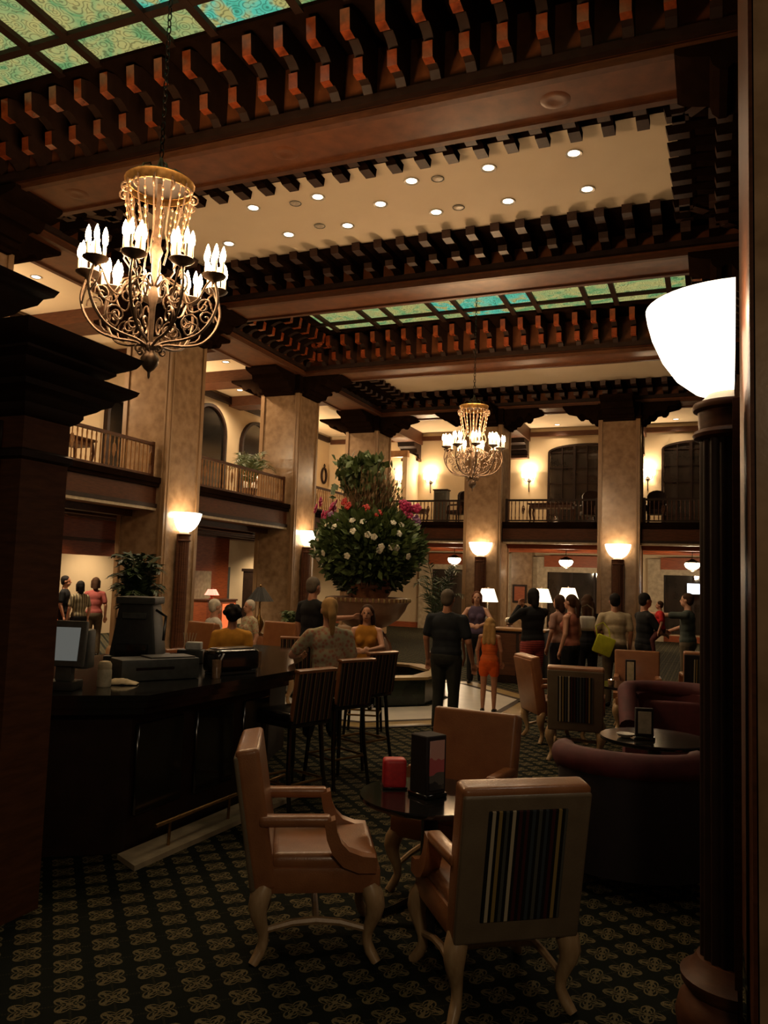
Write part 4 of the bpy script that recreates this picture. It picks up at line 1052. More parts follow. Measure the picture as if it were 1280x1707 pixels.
def club_chair(name, label, loc, rz, w, m_out, m_in, h=0.86):
    t = thing(name, label, 'chair', loc, rz)
    hw = w / 2
    path = [(-hw, 0.38), (-hw, 0.0)] + [(-hw * math.cos(a), -0.10 - 0.30 * math.sin(a)) for a in [PI * i / 12 for i in range(13)]] + [(hw, 0.0), (hw, 0.38)]
    def wall(th, z0, zf, nm, m, inner=0.0):
        vs, fs = [], []
        n = len(path)
        for i, (x, y) in enumerate(path):
            k = 1 - (th / hw)
            f = max(0, min(1, (0.38 - y) / 0.5)); zt = zf(f)
            ix, iy = x * k, (y + th * 0.9 if y < -0.05 else y)
            vs += [(x, y, z0), (x * 1.0, y, zt - 0.05), (x * 0.985, y + 0.005, zt - 0.01), ((x + ix) / 2, (y + iy) / 2, zt + 0.015), (ix, iy, zt - 0.03), (ix, iy, z0)]
        for i in range(n - 1):
            for j in range(5): fs.append((6 * i + j, 6 * i + 6 + j, 6 * i + 7 + j, 6 * i + 1 + j))
            fs.append((6 * i + 5, 6 * i + 11, 6 * i + 6, 6 * i))
        fs += [tuple(range(6)), tuple(6 * (n - 1) + j for j in range(5, -1, -1))]
        return MB().add(vs, fs).build(nm, m, t)
    wall(0.14, 0.12, lambda f: 0.62 + (h - 0.62) * min(1, f * 1.15) ** 0.8, 'barrel_back', m_out)
    rim = [(x * 0.93, (y + 0.06 if y < -0.05 else y), 0.62 + (h - 0.62) * min(1, max(0, min(1, (0.38 - y) / 0.5)) * 1.15) ** 0.8 - 0.01) for x, y in path]
    MB().tube(rim, 0.088, 12).build('rolled_top', m_in, t)
    MB().rbox((0, 0.10, 0.24), (w * 0.84, 0.58, 0.22), 0.03).build('seat_base', m_in, t)
    MB().rbox((0, 0.11, 0.41), (w * 0.74, 0.56, 0.14), 0.05, 3).build('seat_cushion', m_in, t)
    MB().rbox((0, -0.17, 0.62), (w * 0.72, 0.10, 0.36), 0.045, 3, rot=Matrix.Rotation(0.15, 3, 'X')).build('back_cushion', m_in, t)
    for sx in (-1, 1):
        for sy in (-1, 1): MB().lathe([(0.018, 0), (0.03, 0.06), (0.034, 0.13)], 8, (sx * hw * 0.78, 0.28 if sy > 0 else -0.22, 0)).build('foot', lacquer, t)
    return t
club_chair('club_chair', 'dark burgundy barrel club chair with its back turned, right foreground', (-0.50, 5.62, 0), 0.06, 0.90, velvet_d, velvet, 0.80)
club_chair('club_chair', 'burgundy club chair facing the viewer beside the fluted pedestal', (-0.33, 8.35, 0), PI + 0.15, 0.95, velvet, velvet, 0.90)

for lab, x, y in (('low striped stool under the guest in white shirt', -7.1, 10.5), ('low striped stool under the elderly woman in pale floral blouse', -7.25, 11.75), ('low striped stool under the curly haired person in yellow', -5.35, 8.3)):
    s_ = bar_stool(lab, (x, y, 0), -0.6 if y < 11 else PI - 0.5)
    s_.scale = (1, 1, 0.74)
# ================================================================ TABLES AND WHAT STANDS ON THEM
def round_table(label, loc, r, h=0.72):
    t = thing('round_table', label, 'table', loc, 0)
    MB().lathe([(r - 0.02, h - 0.035), (r, h - 0.025), (r + 0.004, h - 0.012), (r, h), (0.0, h)], 40).build('table_top', granite, t)
    MB().lathe([(0.05, 0.05), (0.055, 0.10), (0.075, 0.14), (0.05, 0.2), (0.05, h - 0.12), (0.09, h - 0.05), (0.12, h - 0.036)], 16).build('pedestal', lacquer, t)
    for k in range(4):
        a = k * PI / 2 + 0.4
        MB().tube([(0.03 * math.cos(a), 0.03 * math.sin(a), 0.14), (0.18 * math.cos(a), 0.18 * math.sin(a), 0.07), (0.30 * math.cos(a), 0.30 * math.sin(a), 0.025)], [0.035, 0.028, 0.024], 7).build('foot', lacquer, t)
    return t
round_table('round black table between the two nearest armchairs', (-1.47, 4.40, 0), 0.40, 0.70)
round_table('round black table between the two burgundy club chairs', (-0.42, 6.85, 0), 0.42)
round_table('round dark table in front of the far tan armchair', (-0.95, 10.3, 0), 0.40)
def tent_card(label, loc, rz, front, w=0.15, h=0.24, d=0.045):
    t = thing('menu_stand', label, 'menu', loc, rz)
    MB().rbox((0, 0, 0.012), (w + 0.03, max(0.12, d + 0.02), 0.024), 0.004, 1).build('foot', lacquer, t)
    MB().rbox((0, 0, 0.02 + h / 2), (w + 0.02, d, h), 0.006, 1).build('holder', velvet_d, t)
    MB().rbox((0, -d / 2 - 0.003, 0.02 + h / 2), (w - 0.02, 0.006, h - 0.05), 0.001, 1).build('card', front, t)
    return t
def menu_print():
    m, nt, b = nodes_of('printed_menu'); L = nt.links.new
    b.inputs['Roughness'].default_value = 0.25
    tc = N(nt, 'ShaderNodeTexCoord'); sp = N(nt, 'ShaderNodeSeparateXYZ'); L(tc.outputs['Object'], sp.inputs[0])
    nz = N(nt, 'ShaderNodeTexNoise'); nz.inputs['Scale'].default_value = 14; L(tc.outputs['Object'], nz.inputs['Vector'])
    ad = N(nt, 'ShaderNodeMath', operation='MULTIPLY_ADD'); L(nz.outputs['Fac'], ad.inputs[0]); ad.inputs[1].default_value = 0.10; L(sp.outputs[2], ad.inputs[2])
    cr = N(nt, 'ShaderNodeValToRGB'); e = cr.color_ramp.elements; cr.color_ramp.interpolation = 'CONSTANT'
    e[0].position = 0; e[0].color = (0.03, 0.028, 0.03, 1); e[1].position = 0.13; e[1].color = (0.10, 0.09, 0.08, 1)
    x = e.new(0.19); x.color = (0.42, 0.10, 0.11, 1); x = e.new(0.26); x.color = (0.50, 0.28, 0.24, 1)
    L(ad.outputs[0], cr.inputs[0]); L(cr.outputs[0], b.inputs['Base Color'])
    return m
menu_m = menu_print()
tent_card('tall black menu stand with pink printed card on the nearest table', (-1.48, 4.37, 0.701), 1.06, menu_m, w=0.13, h=0.32, d=0.14)
t = thing('sugar_caddy', 'bright red card box beside the menu stand on the nearest table', 'box', (-1.71, 4.44, 0.701), 0.5)
MB().rbox((0, 0, 0.085), (0.135, 0.10, 0.165), 0.024, 3).build('box', red_box, t)
MB().rbox((0, 0, 0.006), (0.145, 0.11, 0.012), 0.003, 1).build('base', lacquer, t)
t = thing('menu_sheet', 'yellowish folded leaflet lying on the right of the nearest table', 'leaflet', (-1.22, 4.48, 0.701), 0.4)
MB().rbox((0, 0, 0.004), (0.10, 0.16, 0.008), 0.001, 1).build('cover', cloth(0.42, 0.36, 0.06), t)
MB().rbox((0.002, 0, 0.010), (0.094, 0.152, 0.004), 0.001, 1).build('inner_page', paper, t)
tent_card('black menu stand with cream card behind the dark club chair', (-0.49, 6.72, 0.721), 0.25, paper, w=0.12, h=0.22)
t = thing('ashtray', 'small pale dish on the table behind the dark club chair', 'dish', (-0.63, 6.72, 0.721))
MB().lathe([(0.03, 0), (0.055, 0.008), (0.07, 0.03), (0.064, 0.03), (0.04, 0.012), (0, 0.01)], 14, caps=False).build('dish', paper_w, t)
tent_card('slim black menu stand with pale card before the far tan armchair', (-0.90, 10.15, 0.721), 0.1, paper, w=0.10, h=0.30)
t = thing('candle_holder', 'small glass candle holder glowing on the far dark table', 'candle', (-1.12, 10.1, 0.721))
MB().lathe([(0.03, 0), (0.036, 0.01), (0.04, 0.07), (0.036, 0.07), (0.03, 0.012), (0, 0.01)], 12, caps=False).build('glass_cup', crystal, t)
MB().lathe([(0.026, 0.012), (0.026, 0.04), (0.0, 0.042)], 10).build('wax', wax, t)
MB().ell((0, 0, 0.06), (0.008, 0.008, 0.018), 6, 5).build('flame', bulb_m, t)
t = thing('sugar_caddy', 'red card box on low side table, half hidden by the fluted pedestal', 'box', (-0.02, 6.35, 0.45), 0.2)
MB().rbox((0, 0, 0.085), (0.115, 0.09, 0.15), 0.022, 3).build('box', red_box, t)
MB().rbox((0, 0, 0.006), (0.13, 0.10, 0.012), 0.003, 1).build('base', lacquer, t)
t = thing('side_table', 'low dark side table beside the dark burgundy club chair', 'table', (0.08, 6.4, 0))
MB().lathe([(0.21, 0.42), (0.22, 0.44), (0.21, 0.45), (0, 0.45)], 20).build('table_top', wood_dark, t)
MB().lathe([(0.03, 0.06), (0.035, 0.2), (0.025, 0.3), (0.05, 0.42)], 10).build('pedestal', wood_dark, t)
MB().lathe([(0.15, 0.0), (0.15, 0.03), (0.05, 0.06)], 16).build('foot', wood_dark, t)

# ================================================================ FOUNTAIN
FX, FY = -5.28, 12.25
def octagon(r, rot=PI / 8):
    R = r / math.cos(PI / 8)
    return [(R * math.cos(rot + k * PI / 4), R * math.sin(rot + k * PI / 4)) for k in range(8)]
def oct_band(r0, r1, z0, z1, m, name, par):
    a, b = octagon(r0), octagon(r1)
    for k in range(8):
        k2 = (k + 1) % 8
        vs = [(*q, z) for z in (z0, z1) for q in (a[k], a[k2], b[k2], b[k])]
        MB().add(vs, [(0, 1, 2, 3), (4, 5, 6, 7), (0, 1, 5, 4), (1, 2, 6, 5), (2, 3, 7, 6), (3, 0, 4, 7)]).build(name, m, par, smooth=False)
pav = struct('floor_paving', (FX, FY, 0))
oct_band(1.3, 2.32, 0.0, 0.012, marble_w, 'marble_slab', pav)
oct_band(2.32, 2.42, 0.0, 0.014, wood_dark, 'border_strip', pav)
oct_band(2.42, 2.72, 0.0, 0.012, marble_y, 'border_slab', pav)
oct_band(2.72, 2.80, 0.0, 0.014, wood_dark, 'border_strip', pav)
fo = thing('fountain', 'octagonal green marble fountain basin with carved stone bowl at the hall centre', 'fountain', (FX, FY, 0.0))
oct_band(1.02, 1.22, 0.0, 0.40, marble_g, 'basin_wall', fo)
oct_band(0.98, 1.27, 0.40, 0.44, marble_y, 'basin_rim', fo)
MB().prism(octagon(1.03), 'z', 0.02, 0.30).build('water', granite, fo, ang=20)
MB().lathe([(0.34, 0.28), (0.34, 0.40), (0.26, 0.46), (0.20, 0.60), (0.16, 0.80), (0.20, 0.98), (0.28, 1.06), (0.2, 1.10)], 24).build('pedestal', marble_red, fo)
MB().lathe([(0.18, 1.08), (0.34, 1.14), (0.52, 1.26), (0.62, 1.40), (0.66, 1.50), (0.70, 1.54), (0.70, 1.60), (0.64, 1.61), (0.58, 1.52), (0.0, 1.46)], 32, caps=False).build('bowl', marble_red, fo)
egg = MB().ell((0, 0, 0), (0.024, 0.022, 0.036), 8, 6).mesh('egg_moulding', marble_y)
for k in range(48):
    a = k * 2 * PI / 48
    link('egg_moulding', egg, fo, (0.695 * math.cos(a), 0.695 * math.sin(a), 1.57), a)
for k in range(8):
    a = k * PI / 4
    MB().tube([(0.30 * math.cos(a), 0.30 * math.sin(a), 0.42), (0.42 * math.cos(a), 0.42 * math.sin(a), 0.62), (0.36 * math.cos(a), 0.36 * math.sin(a), 0.84), (0.24 * math.cos(a + .2), 0.24 * math.sin(a + .2), 1.02)], [0.09, 0.08, 0.075, 0.05], 8).build('carved_figure', marble_y if k % 2 else marble_red, fo)

# flower arrangement in a copper vase standing in the bowl
fl = thing('flower_arrangement', 'very tall bushy flower arrangement in a copper vase on the fountain bowl', 'flowers', (FX, FY, 1.47))
MB().lathe([(0.20, 0.0), (0.26, 0.05), (0.36, 0.20), (0.42, 0.34), (0.40, 0.42), (0.43, 0.45), (0.38, 0.45), (0.34, 0.3)], 24).build('vase', copper, fl)
rng = random.Random(11)
def leaf_cloud(mb, n, f, size, mi=0, flat=0.5):
    for i in range(n):
        p, out = f()
        d = (Vector(out) + Vector((rng.gauss(0, .35), rng.gauss(0, .35), rng.gauss(0, .35)))).normalized()
        s = size * rng.uniform(0.6, 1.3); side = d.cross(Vector((rng.gauss(0, 1), rng.gauss(0, 1), rng.gauss(0, 1)))).normalized() * s * 0.28
        p = Vector(p); up = d.cross(side).normalized() * s * 0.06
        mb.add([p, p + d * s * 0.5 + side + up, p + d * s, p + d * s * 0.5 - side + up], [(0, 1, 2), (0, 2, 3)], mi)
def bush(rx, rz, cz, lo=-1.0):
    def f():
        while True:
            v = Vector((rng.gauss(0, 1), rng.gauss(0, 1), rng.gauss(0, 1))).normalized()
            if v.z > lo: break
        k = rng.uniform(0.62, 1.04)
        p = Vector((v.x * rx * k, v.y * rx * k, cz + v.z * rz * k)); return p, (v.x, v.y, v.z * 0.7 + 0.35)
    return f
mb = MB()
leaf_cloud(mb, 4600, bush(0.86, 0.62, 0.95), 0.16)
leaf_cloud(mb, 1500, bush(0.62, 0.42, 0.62), 0.16, 1)
leaf_cloud(mb, 900, bush(0.70, 0.5, 1.10), 0.17, 0)
leaf_cloud(mb, 700, lambda: ((rng.gauss(-0.22, 0.16), rng.gauss(0, 0.16), rng.uniform(1.8, 2.42)), (rng.gauss(0, .6), rng.gauss(0, .6), 0.8)), 0.20, 0)
o = mb.build('foliage', [leaf, leaf_d], fl, smooth=False); o['kind'] = 'stuff'
mb = MB()
for i in range(300):
    a = rng.uniform(0, 2 * PI); r0 = rng.uniform(0, 0.35); r1 = rng.uniform(0.05, 0.62); h = rng.uniform(1.9, 2.45) - r1 * 0.35
    a2 = a + rng.gauss(0, .3)
    for q in range(2):
        zq = rng.uniform(1.5, h); kq = (zq - 1.2) / max(.01, h - 1.2); pq = Vector((r1 * kq * math.cos(a2), r1 * kq * math.sin(a2), zq)); sq = rng.uniform(0.03, 0.07)
        mb.add([pq, pq + Vector((sq * .4, 0, sq)), pq + Vector((0, sq * .4, sq * 1.6)), pq + Vector((-sq * .4, 0, sq * .8))], [(0, 1, 2, 3)], 1 if q else 0)
    mb.tube([(r0 * math.cos(a), r0 * math.sin(a), 1.2), ((r0 + r1) / 2 * math.cos(a), (r0 + r1) / 2 * math.sin(a), 1.2 + (h - 1.2) * .55), (r1 * math.cos(a2), r1 * math.sin(a2), h)], [0.008, 0.006, 0.004], 3)
o = mb.build('twig', [twig, leaf], fl, smooth=False); o['kind'] = 'stuff'
def blossom(m, r, name):
    b = MB()
    for k in range(5):
        a = k * 2 * PI / 5
        b.ell((r * 0.55 * math.cos(a), r * 0.55 * math.sin(a), 0), (r * 0.55, r * 0.55, r * 0.25), 6, 4)
    b.ell((0, 0, r * 0.15), (r * 0.3, r * 0.3, r * 0.25), 6, 4)
    return b.mesh(name, m)
bw_, bp_, br_, bl_ = blossom(white_f, 0.055, 'white_blossom'), blossom(pink_f, 0.085, 'pink_blossom'), blossom(red_f, 0.07, 'red_blossom'), blossom(lilac_f, 0.08, 'lilac_blossom')
def put(me, p, v):
    o = link(me.name, me, fl, p); o.rotation_euler = Vector(v).to_track_quat('Z', 'Y').to_euler(); return o
for i in range(70):
    a = rng.uniform(0, 2 * PI); e = rng.uniform(-0.45, 0.75)
    v = Vector((math.cos(a) * math.cos(e), math.sin(a) * math.cos(e), math.sin(e)))
    put(bw_, (v.x * 0.93, v.y * 0.93, 0.97 + v.z * 0.66), v)
for cx, cy, n, me in ((-0.78, -0.10, 9, bp_), (0.62, 0.20, 8, bp_), (0.78, 0.32, 6, bl_), (-0.35, -0.35, 2, bl_)):
    for i in range(n):
        v = Vector((rng.gauss(cx, .3), rng.gauss(cy - .5, .3), rng.uniform(0, .6)))
        put(me, (cx + rng.gauss(0, 0.12), cy + rng.gauss(0, 0.12), rng.uniform(1.42, 1.72) if me is bp_ else rng.uniform(1.3, 1.5)), v)
for cx, cy, z in ((-0.2, -0.5, 1.62), (0.12, -0.5, 1.58), (-0.05, -0.55, 1.36), (-0.32, -0.4, 1.7), (0.3, -0.4, 1.5)):
    put(br_, (cx, cy, z), (cx, cy - .4, 0.3))

# ================================================================ PLANTS
def palm(label, loc, h, spread, n, m_leaf, pot_r=0.2, pot_h=0.35, seed=1, name='potted_palm', width=0.035):
    t = thing(name, label, 'plant', loc)
    MB().lathe([(pot_r * 0.75, 0), (pot_r, pot_h * 0.9), (pot_r * 1.08, pot_h), (pot_r * 0.9, pot_h), (0.0, pot_h * 0.92)], 16, caps=False).build('pot', basket, t)
    r = random.Random(seed)
    for k in range(n):
        a = k * 2.39996 + r.uniform(-.3, .3); out = spread * r.uniform(0.45, 1.0); top = h * r.uniform(0.7, 1.0)
        mb = MB(); pts = []
        for i in range(9):
            f = i / 8
            u = out * f ** 1.4; z = pot_h * 0.9 + (top - pot_h) * (1 - (1 - f) ** 2) - 0.35 * out * max(0, f - 0.55) ** 2 * 4
            pts.append(Vector((u * math.cos(a), u * math.sin(a), z)))
        mb.tube(pts, [0.008] * 6 + [0.005] * 3, 4)
        for i in range(2, 9):
            tdir = (pts[i] - pts[i - 1]).normalized(); side = tdir.cross(Vector((0, 0, 1))).normalized()
            for s in (-1, 1):
                for q in (0.0, 0.5):
                    p = pts[i - 1].lerp(pts[i], q); L = spread * 0.42 * (1 - 0.5 * abs(i / 8 - 0.5))
                    d = (side * s + tdir * 0.7 + Vector((0, 0, -0.25 + r.gauss(0, .1)))).normalized()
                    w = tdir * width
                    mb.add([p, p + d * L * 0.5 + w * 0.5, p + d * L, p + d * L * 0.5 - w * 0.5], [(0, 1, 2), (0, 2, 3)])
        mb.build('frond', m_leaf, t, smooth=False)
    return t
palm('potted palm on the left balcony beside the stone column', (-11.65, 18.6, 3.92), 1.55, 0.75, 16, leaf, seed=3)
p = palm('dense dark fern in a tall stand behind the espresso machine', (-6.95, 8.5, 0.0), 2.35, 0.40, 60, leaf_d, 0.24, 1.30, seed=5, name='fern', width=0.05)
palm('tall dark palm right of the flower arrangement below the far balcony', (-5.1, 15.4, 0.0), 2.5, 0.6, 14, leaf_d, 0.22, 0.5, seed=8)
palm('small leafy plant on the ledge right of the black lampshade', (-7.1, 12.9, 0.85), 0.5, 0.3, 12, leaf, 0.10, 0.16, seed=9, name='potted_plant')

# ================================================================ LAMPS, DESKS, FAR FURNITURE
def table_lamp(label, loc, shade, base, r0=0.14, r1=0.235, h=0.30, stem=0.42, light=True):
    t = thing('table_lamp', label, 'lamp', loc)
    MB().lathe([(0.085, 0), (0.085, 0.025), (0.035, 0.05), (0.075, 0.14), (0.09, 0.22), (0.05, 0.31), (0.02, 0.36), (0.016, stem + 0.1)], 14).build('base', base, t)
    m = MB(); n = 48; vs, fs = [], []
    for j, (r, z) in enumerate(((r1, stem), (r0, stem + h))):
        for i in range(n):
            a = 2 * PI * i / n; rr = r * (1 + (0.035 if i % 2 else -0.02)); vs.append((rr * math.cos(a), rr * math.sin(a), z))
    for i in range(n): fs.append((i, (i + 1) % n, n + (i + 1) % n, n + i))
    m.add(vs, fs).build('lamp_shade', shade, t, smooth=False)
    MB().lathe([(0.0, stem + h - 0.01), (0.012, stem + h), (0.018, stem + h + 0.03), (0.0, stem + h + 0.05)], 8).build('finial', base, t)
    if light: lamp('POINT', 'table_lamp_bulb', (0, 0, stem + 0.16), K_LAMP, WARM2, 0.05, t)
    return t
def console(label, loc, w, d, h, rz=0):
    t = thing('console_table', label, 'table', loc, rz)
    MB().rbox((0, 0, h - 0.025), (w, d, 0.05), 0.012).build('table_top', wood, t)
    MB().box(-w / 2 + .06, w / 2 - .06, -d / 2 + .05, d / 2 - .05, h - 0.16, h - 0.05).build('apron', wood, t)
    for sx in (-1, 1):
        for sy in (-1, 1):
            MB().tube([(sx * (w / 2 - .08), sy * (d / 2 - .07), h - 0.1), (sx * (w / 2 - .05), sy * (d / 2 - .05), h * 0.6), (sx * (w / 2 - .09), sy * (d / 2 - .08), h * 0.25), (sx * (w / 2 - .05), sy * (d / 2 - .05), 0)], [0.04, 0.035, 0.025, 0.03], 7).build('leg', wood, t)
    return t
console('wooden table carrying the pleated lamp behind the woman in the tank top', (-4.65, 18.0, 0), 1.3, 0.6, 0.82)
console('wooden table carrying two pleated lamps behind the standing crowd', (-3.2, 18.0, 0), 1.2, 0.6, 0.9)
table_lamp('white pleated table lamp behind the girl in orange', (-4.76, 18.0, 0.821), shade_m, black_shade, stem=0.66)
table_lamp('white pleated table lamp behind the person in the dark jacket', (-3.52, 18.0, 0.901), shade_m, black_shade, stem=0.62)
table_lamp('white pleated table lamp above the woman in the salmon top', (-2.93, 18.0, 0.901), shade_m, black_shade, stem=0.66)
console('wooden table carrying the black shaded lamp at left', (-7.45, 12.5, 0), 1.2, 0.5, 0.85)
table_lamp('black shaded table lamp above the white haired guests', (-7.47, 12.45, 0.851), black_shade, brass, r0=0.06, r1=0.24, h=0.25, stem=0.60, light=False)
t = thing('flower_vase', 'small vase of white flowers on the table right of the pleated lamp', 'flowers', (-4.2, 17.85, 0.821))
MB().lathe([(0.05, 0), (0.09, 0.08), (0.06, 0.16), (0.08, 0.2), (0.0, 0.19)], 12, caps=False).build('vase', basket, t)
for k in range(7):
    a = k * 0.9
    MB().ell((0.10 * math.cos(a) * (k % 3) / 2, 0.1 * math.sin(a) * (k % 3) / 2, 0.26 + 0.03 * (k % 2)), (0.06, 0.06, 0.05), 7, 5).build('white_blossom', white_f, t)
t = thing('serving_cart', 'dark wooden station topped with greenery left of the dark jacketed person', 'cabinet', (-3.45, 15.6, 0))
MB().rbox((0, 0, 0.50), (1.0, 0.5, 1.0), 0.015).build('carcass', wood_dark, t)
MB().rbox((0, 0, 1.02), (1.08, 0.56, 0.045), 0.012).build('top', wood_gold, t)
MB().rbox((-0.25, -0.252, 0.55), (0.44, 0.012, 0.8), 0.004, 1).build('door', wood, t)
MB().rbox((0.25, -0.252, 0.55), (0.44, 0.012, 0.8), 0.004, 1).build('door', wood, t)
palm('low dark green plant standing on the wooden station', (-3.2, 15.6, 1.043), 0.42, 0.26, 16, leaf_d, 0.12, 0.12, seed=12, name='potted_plant', width=0.05)

# reception desk at the left, lit red from within
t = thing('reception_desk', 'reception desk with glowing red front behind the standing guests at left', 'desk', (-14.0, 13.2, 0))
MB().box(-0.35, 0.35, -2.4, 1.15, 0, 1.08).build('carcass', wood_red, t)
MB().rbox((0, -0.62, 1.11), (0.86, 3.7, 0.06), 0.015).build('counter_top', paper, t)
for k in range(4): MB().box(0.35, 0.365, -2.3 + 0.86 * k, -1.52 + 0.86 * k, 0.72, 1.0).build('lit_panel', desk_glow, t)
t = thing('red_sideboard', 'red wooden sideboard below the white niche behind the pedestal lamp', 'sideboard', (-14.2, 21.0, 0))
MB().rbox((0, 0, 0.55), (0.5, 1.6, 1.1), 0.015).build('carcass', wood_red, t)
MB().rbox((0, 0, 1.12), (0.56, 1.68, 0.05), 0.012).build('top', wood, t)
for k in (-1, 1): MB().rbox((0.252, k * 0.38, 0.55), (0.012, 0.7, 0.9), 0.004, 1).build('door', desk_glow if k > 0 else wood_red, t)  # one door emits red, its lamplit look put into the material
table_lamp('red glowing low lamp on the red sideboard', (-14.2, 20.8, 1.146), emis('red_shade', (1.0, 0.35, 0.25), 0.6, False), wood_red, r0=0.12, r1=0.22, h=0.18, stem=0.12, light=False)

# furniture on the far mezzanine
def mez_chair(label, loc, rz):
    t = thing('high_back_chair', label, 'chair', loc, rz, 'dark chairs on the far mezzanine')
    MB().rbox((0, 0, 0.42), (0.56, 0.56, 0.14), 0.03).build('seat', wood_dark, t)
    pts = [(-0.28, 0.0), (0.28, 0.0), (0.30, 0.62), (0.24, 0.72), (0.12, 0.78), (0, 0.80), (-0.12, 0.78), (-0.24, 0.72), (-0.30, 0.62)]
    MB().prism([(x, 0.36 + z) for x, z in pts], 'y', -0.33, -0.22).build('backrest', wood_dark, t, ang=40)
    for sx in (-1, 1):
        MB().tube([(sx * 0.29, -0.22, 0.66), (sx * 0.30, 0.1, 0.66), (sx * 0.29, 0.2, 0.62), (sx * 0.27, 0.22, 0.45)], 0.03, 6).build('arm_rest', wood_dark, t)
        for sy in (-1, 1): MB().tube([(sx * 0.24, sy * 0.24, 0.37), (sx * 0.25, sy * 0.26, 0.0)], [0.03, 0.022], 6).build('leg', wood_dark, t)
    return t
mez_chair('dark chair on the far mezzanine just left of the smaller chandelier column', (-8.15, 26.5, 3.9), 1.2)
mez_chair('dark round topped chair on the mezzanine right of the stone column', (-1.6, 26.6, 3.9), PI)
mez_chair('dark chair at the table on the mezzanine between the facing columns', (-3.75, 27.0, 3.9), 0.4)
console('dark wooden table on the far mezzanine between the facing columns', (-4.9, 26.6, 3.9), 1.5, 0.7, 0.72)
console('small dark table on the far mezzanine below the left wall lamp', (-9.75, 26.6, 3.9), 0.9, 0.5, 0.55)
t = thing('mezzanine_cabinet', 'dark narrow cabinet standing below the wall lamp left of the smaller chandelier', 'cabinet', (-10.0, 30.3, 3.9))
MB().rbox((0, 0, 0.82), (0.55, 0.4, 1.64), 0.02).build('carcass', plastic_g, t)
MB().rbox((0, -0.205, 0.85), (0.46, 0.012, 1.4), 0.004, 1).build('door', plastic, t)
MB().rbox((0, 0, 1.67), (0.62, 0.46, 0.05), 0.012).build('cornice', wood_dark, t)
console('long dark table on the left mezzanine behind the balcony railing', (-12.2, 12.2, 3.9), 1.6, 0.6, 0.72, PI / 2)
# ================================================================ PEOPLE
def capsule(mb, a, b, ra, rb, n=10):
    a, b = Vector(a), Vector(b); d = b - a; L = d.length
    q = d.normalized() if L > 1e-6 else Vector((0, 0, 1))
    x = q.orthogonal().normalized(); y = q.cross(x)
    prof = [(-PI / 2 + PI / 2 * i / 3, a, ra) for i in range(1, 4)] + [(PI / 2 * i / 3, b, rb) for i in range(3)]
    vs = [a - q * ra]
    for t, c, r in prof:
        for j in range(n):
            w = 2 * PI * j / n
            vs.append(c + q * (r * math.sin(t)) + (x * math.cos(w) + y * math.sin(w)) * (r * math.cos(t)))
    vs.append(b + q * rb); last = len(vs) - 1; fs = []
    for j in range(n):
        j2 = (j + 1) % n
        fs.append((0, 1 + j2, 1 + j))
        for k in range(len(prof) - 1): fs.append((1 + k * n + j, 1 + k * n + j2, 1 + (k + 1) * n + j2, 1 + (k + 1) * n + j))
        fs.append((1 + (len(prof) - 1) * n + j, 1 + (len(prof) - 1) * n + j2, last))
    mb.add(vs, fs)
def melt(mb, name, m, parent, voxel, ratio, smooth=3):
    """fuse overlapping volumes into one continuous skin"""
    me = bpy.data.meshes.new(name); me.from_pydata(mb.v, [], mb.f); me.update()
    bm = bmesh.new(); bm.from_mesh(me); bmesh.ops.recalc_face_normals(bm, faces=bm.faces); bm.to_mesh(me); bm.free()
    o = bpy.data.objects.new(name, me); COL.objects.link(o)
    r = o.modifiers.new('r', 'REMESH'); r.mode = 'VOXEL'; r.voxel_size = voxel
    s = o.modifiers.new('s', 'SMOOTH'); s.iterations = smooth; s.factor = 0.5
    d = o.modifiers.new('d', 'DECIMATE'); d.ratio = ratio
    dg = bpy.context.evaluated_depsgraph_get(); ev = o.evaluated_get(dg)
    me2 = bpy.data.meshes.new_from_object(ev); me2.name = name
    o.modifiers.clear(); o.data = me2; bpy.data.meshes.remove(me)
    me2.materials.clear(); me2.materials.append(m); me2.shade_smooth()
    o.parent = parent
    return o
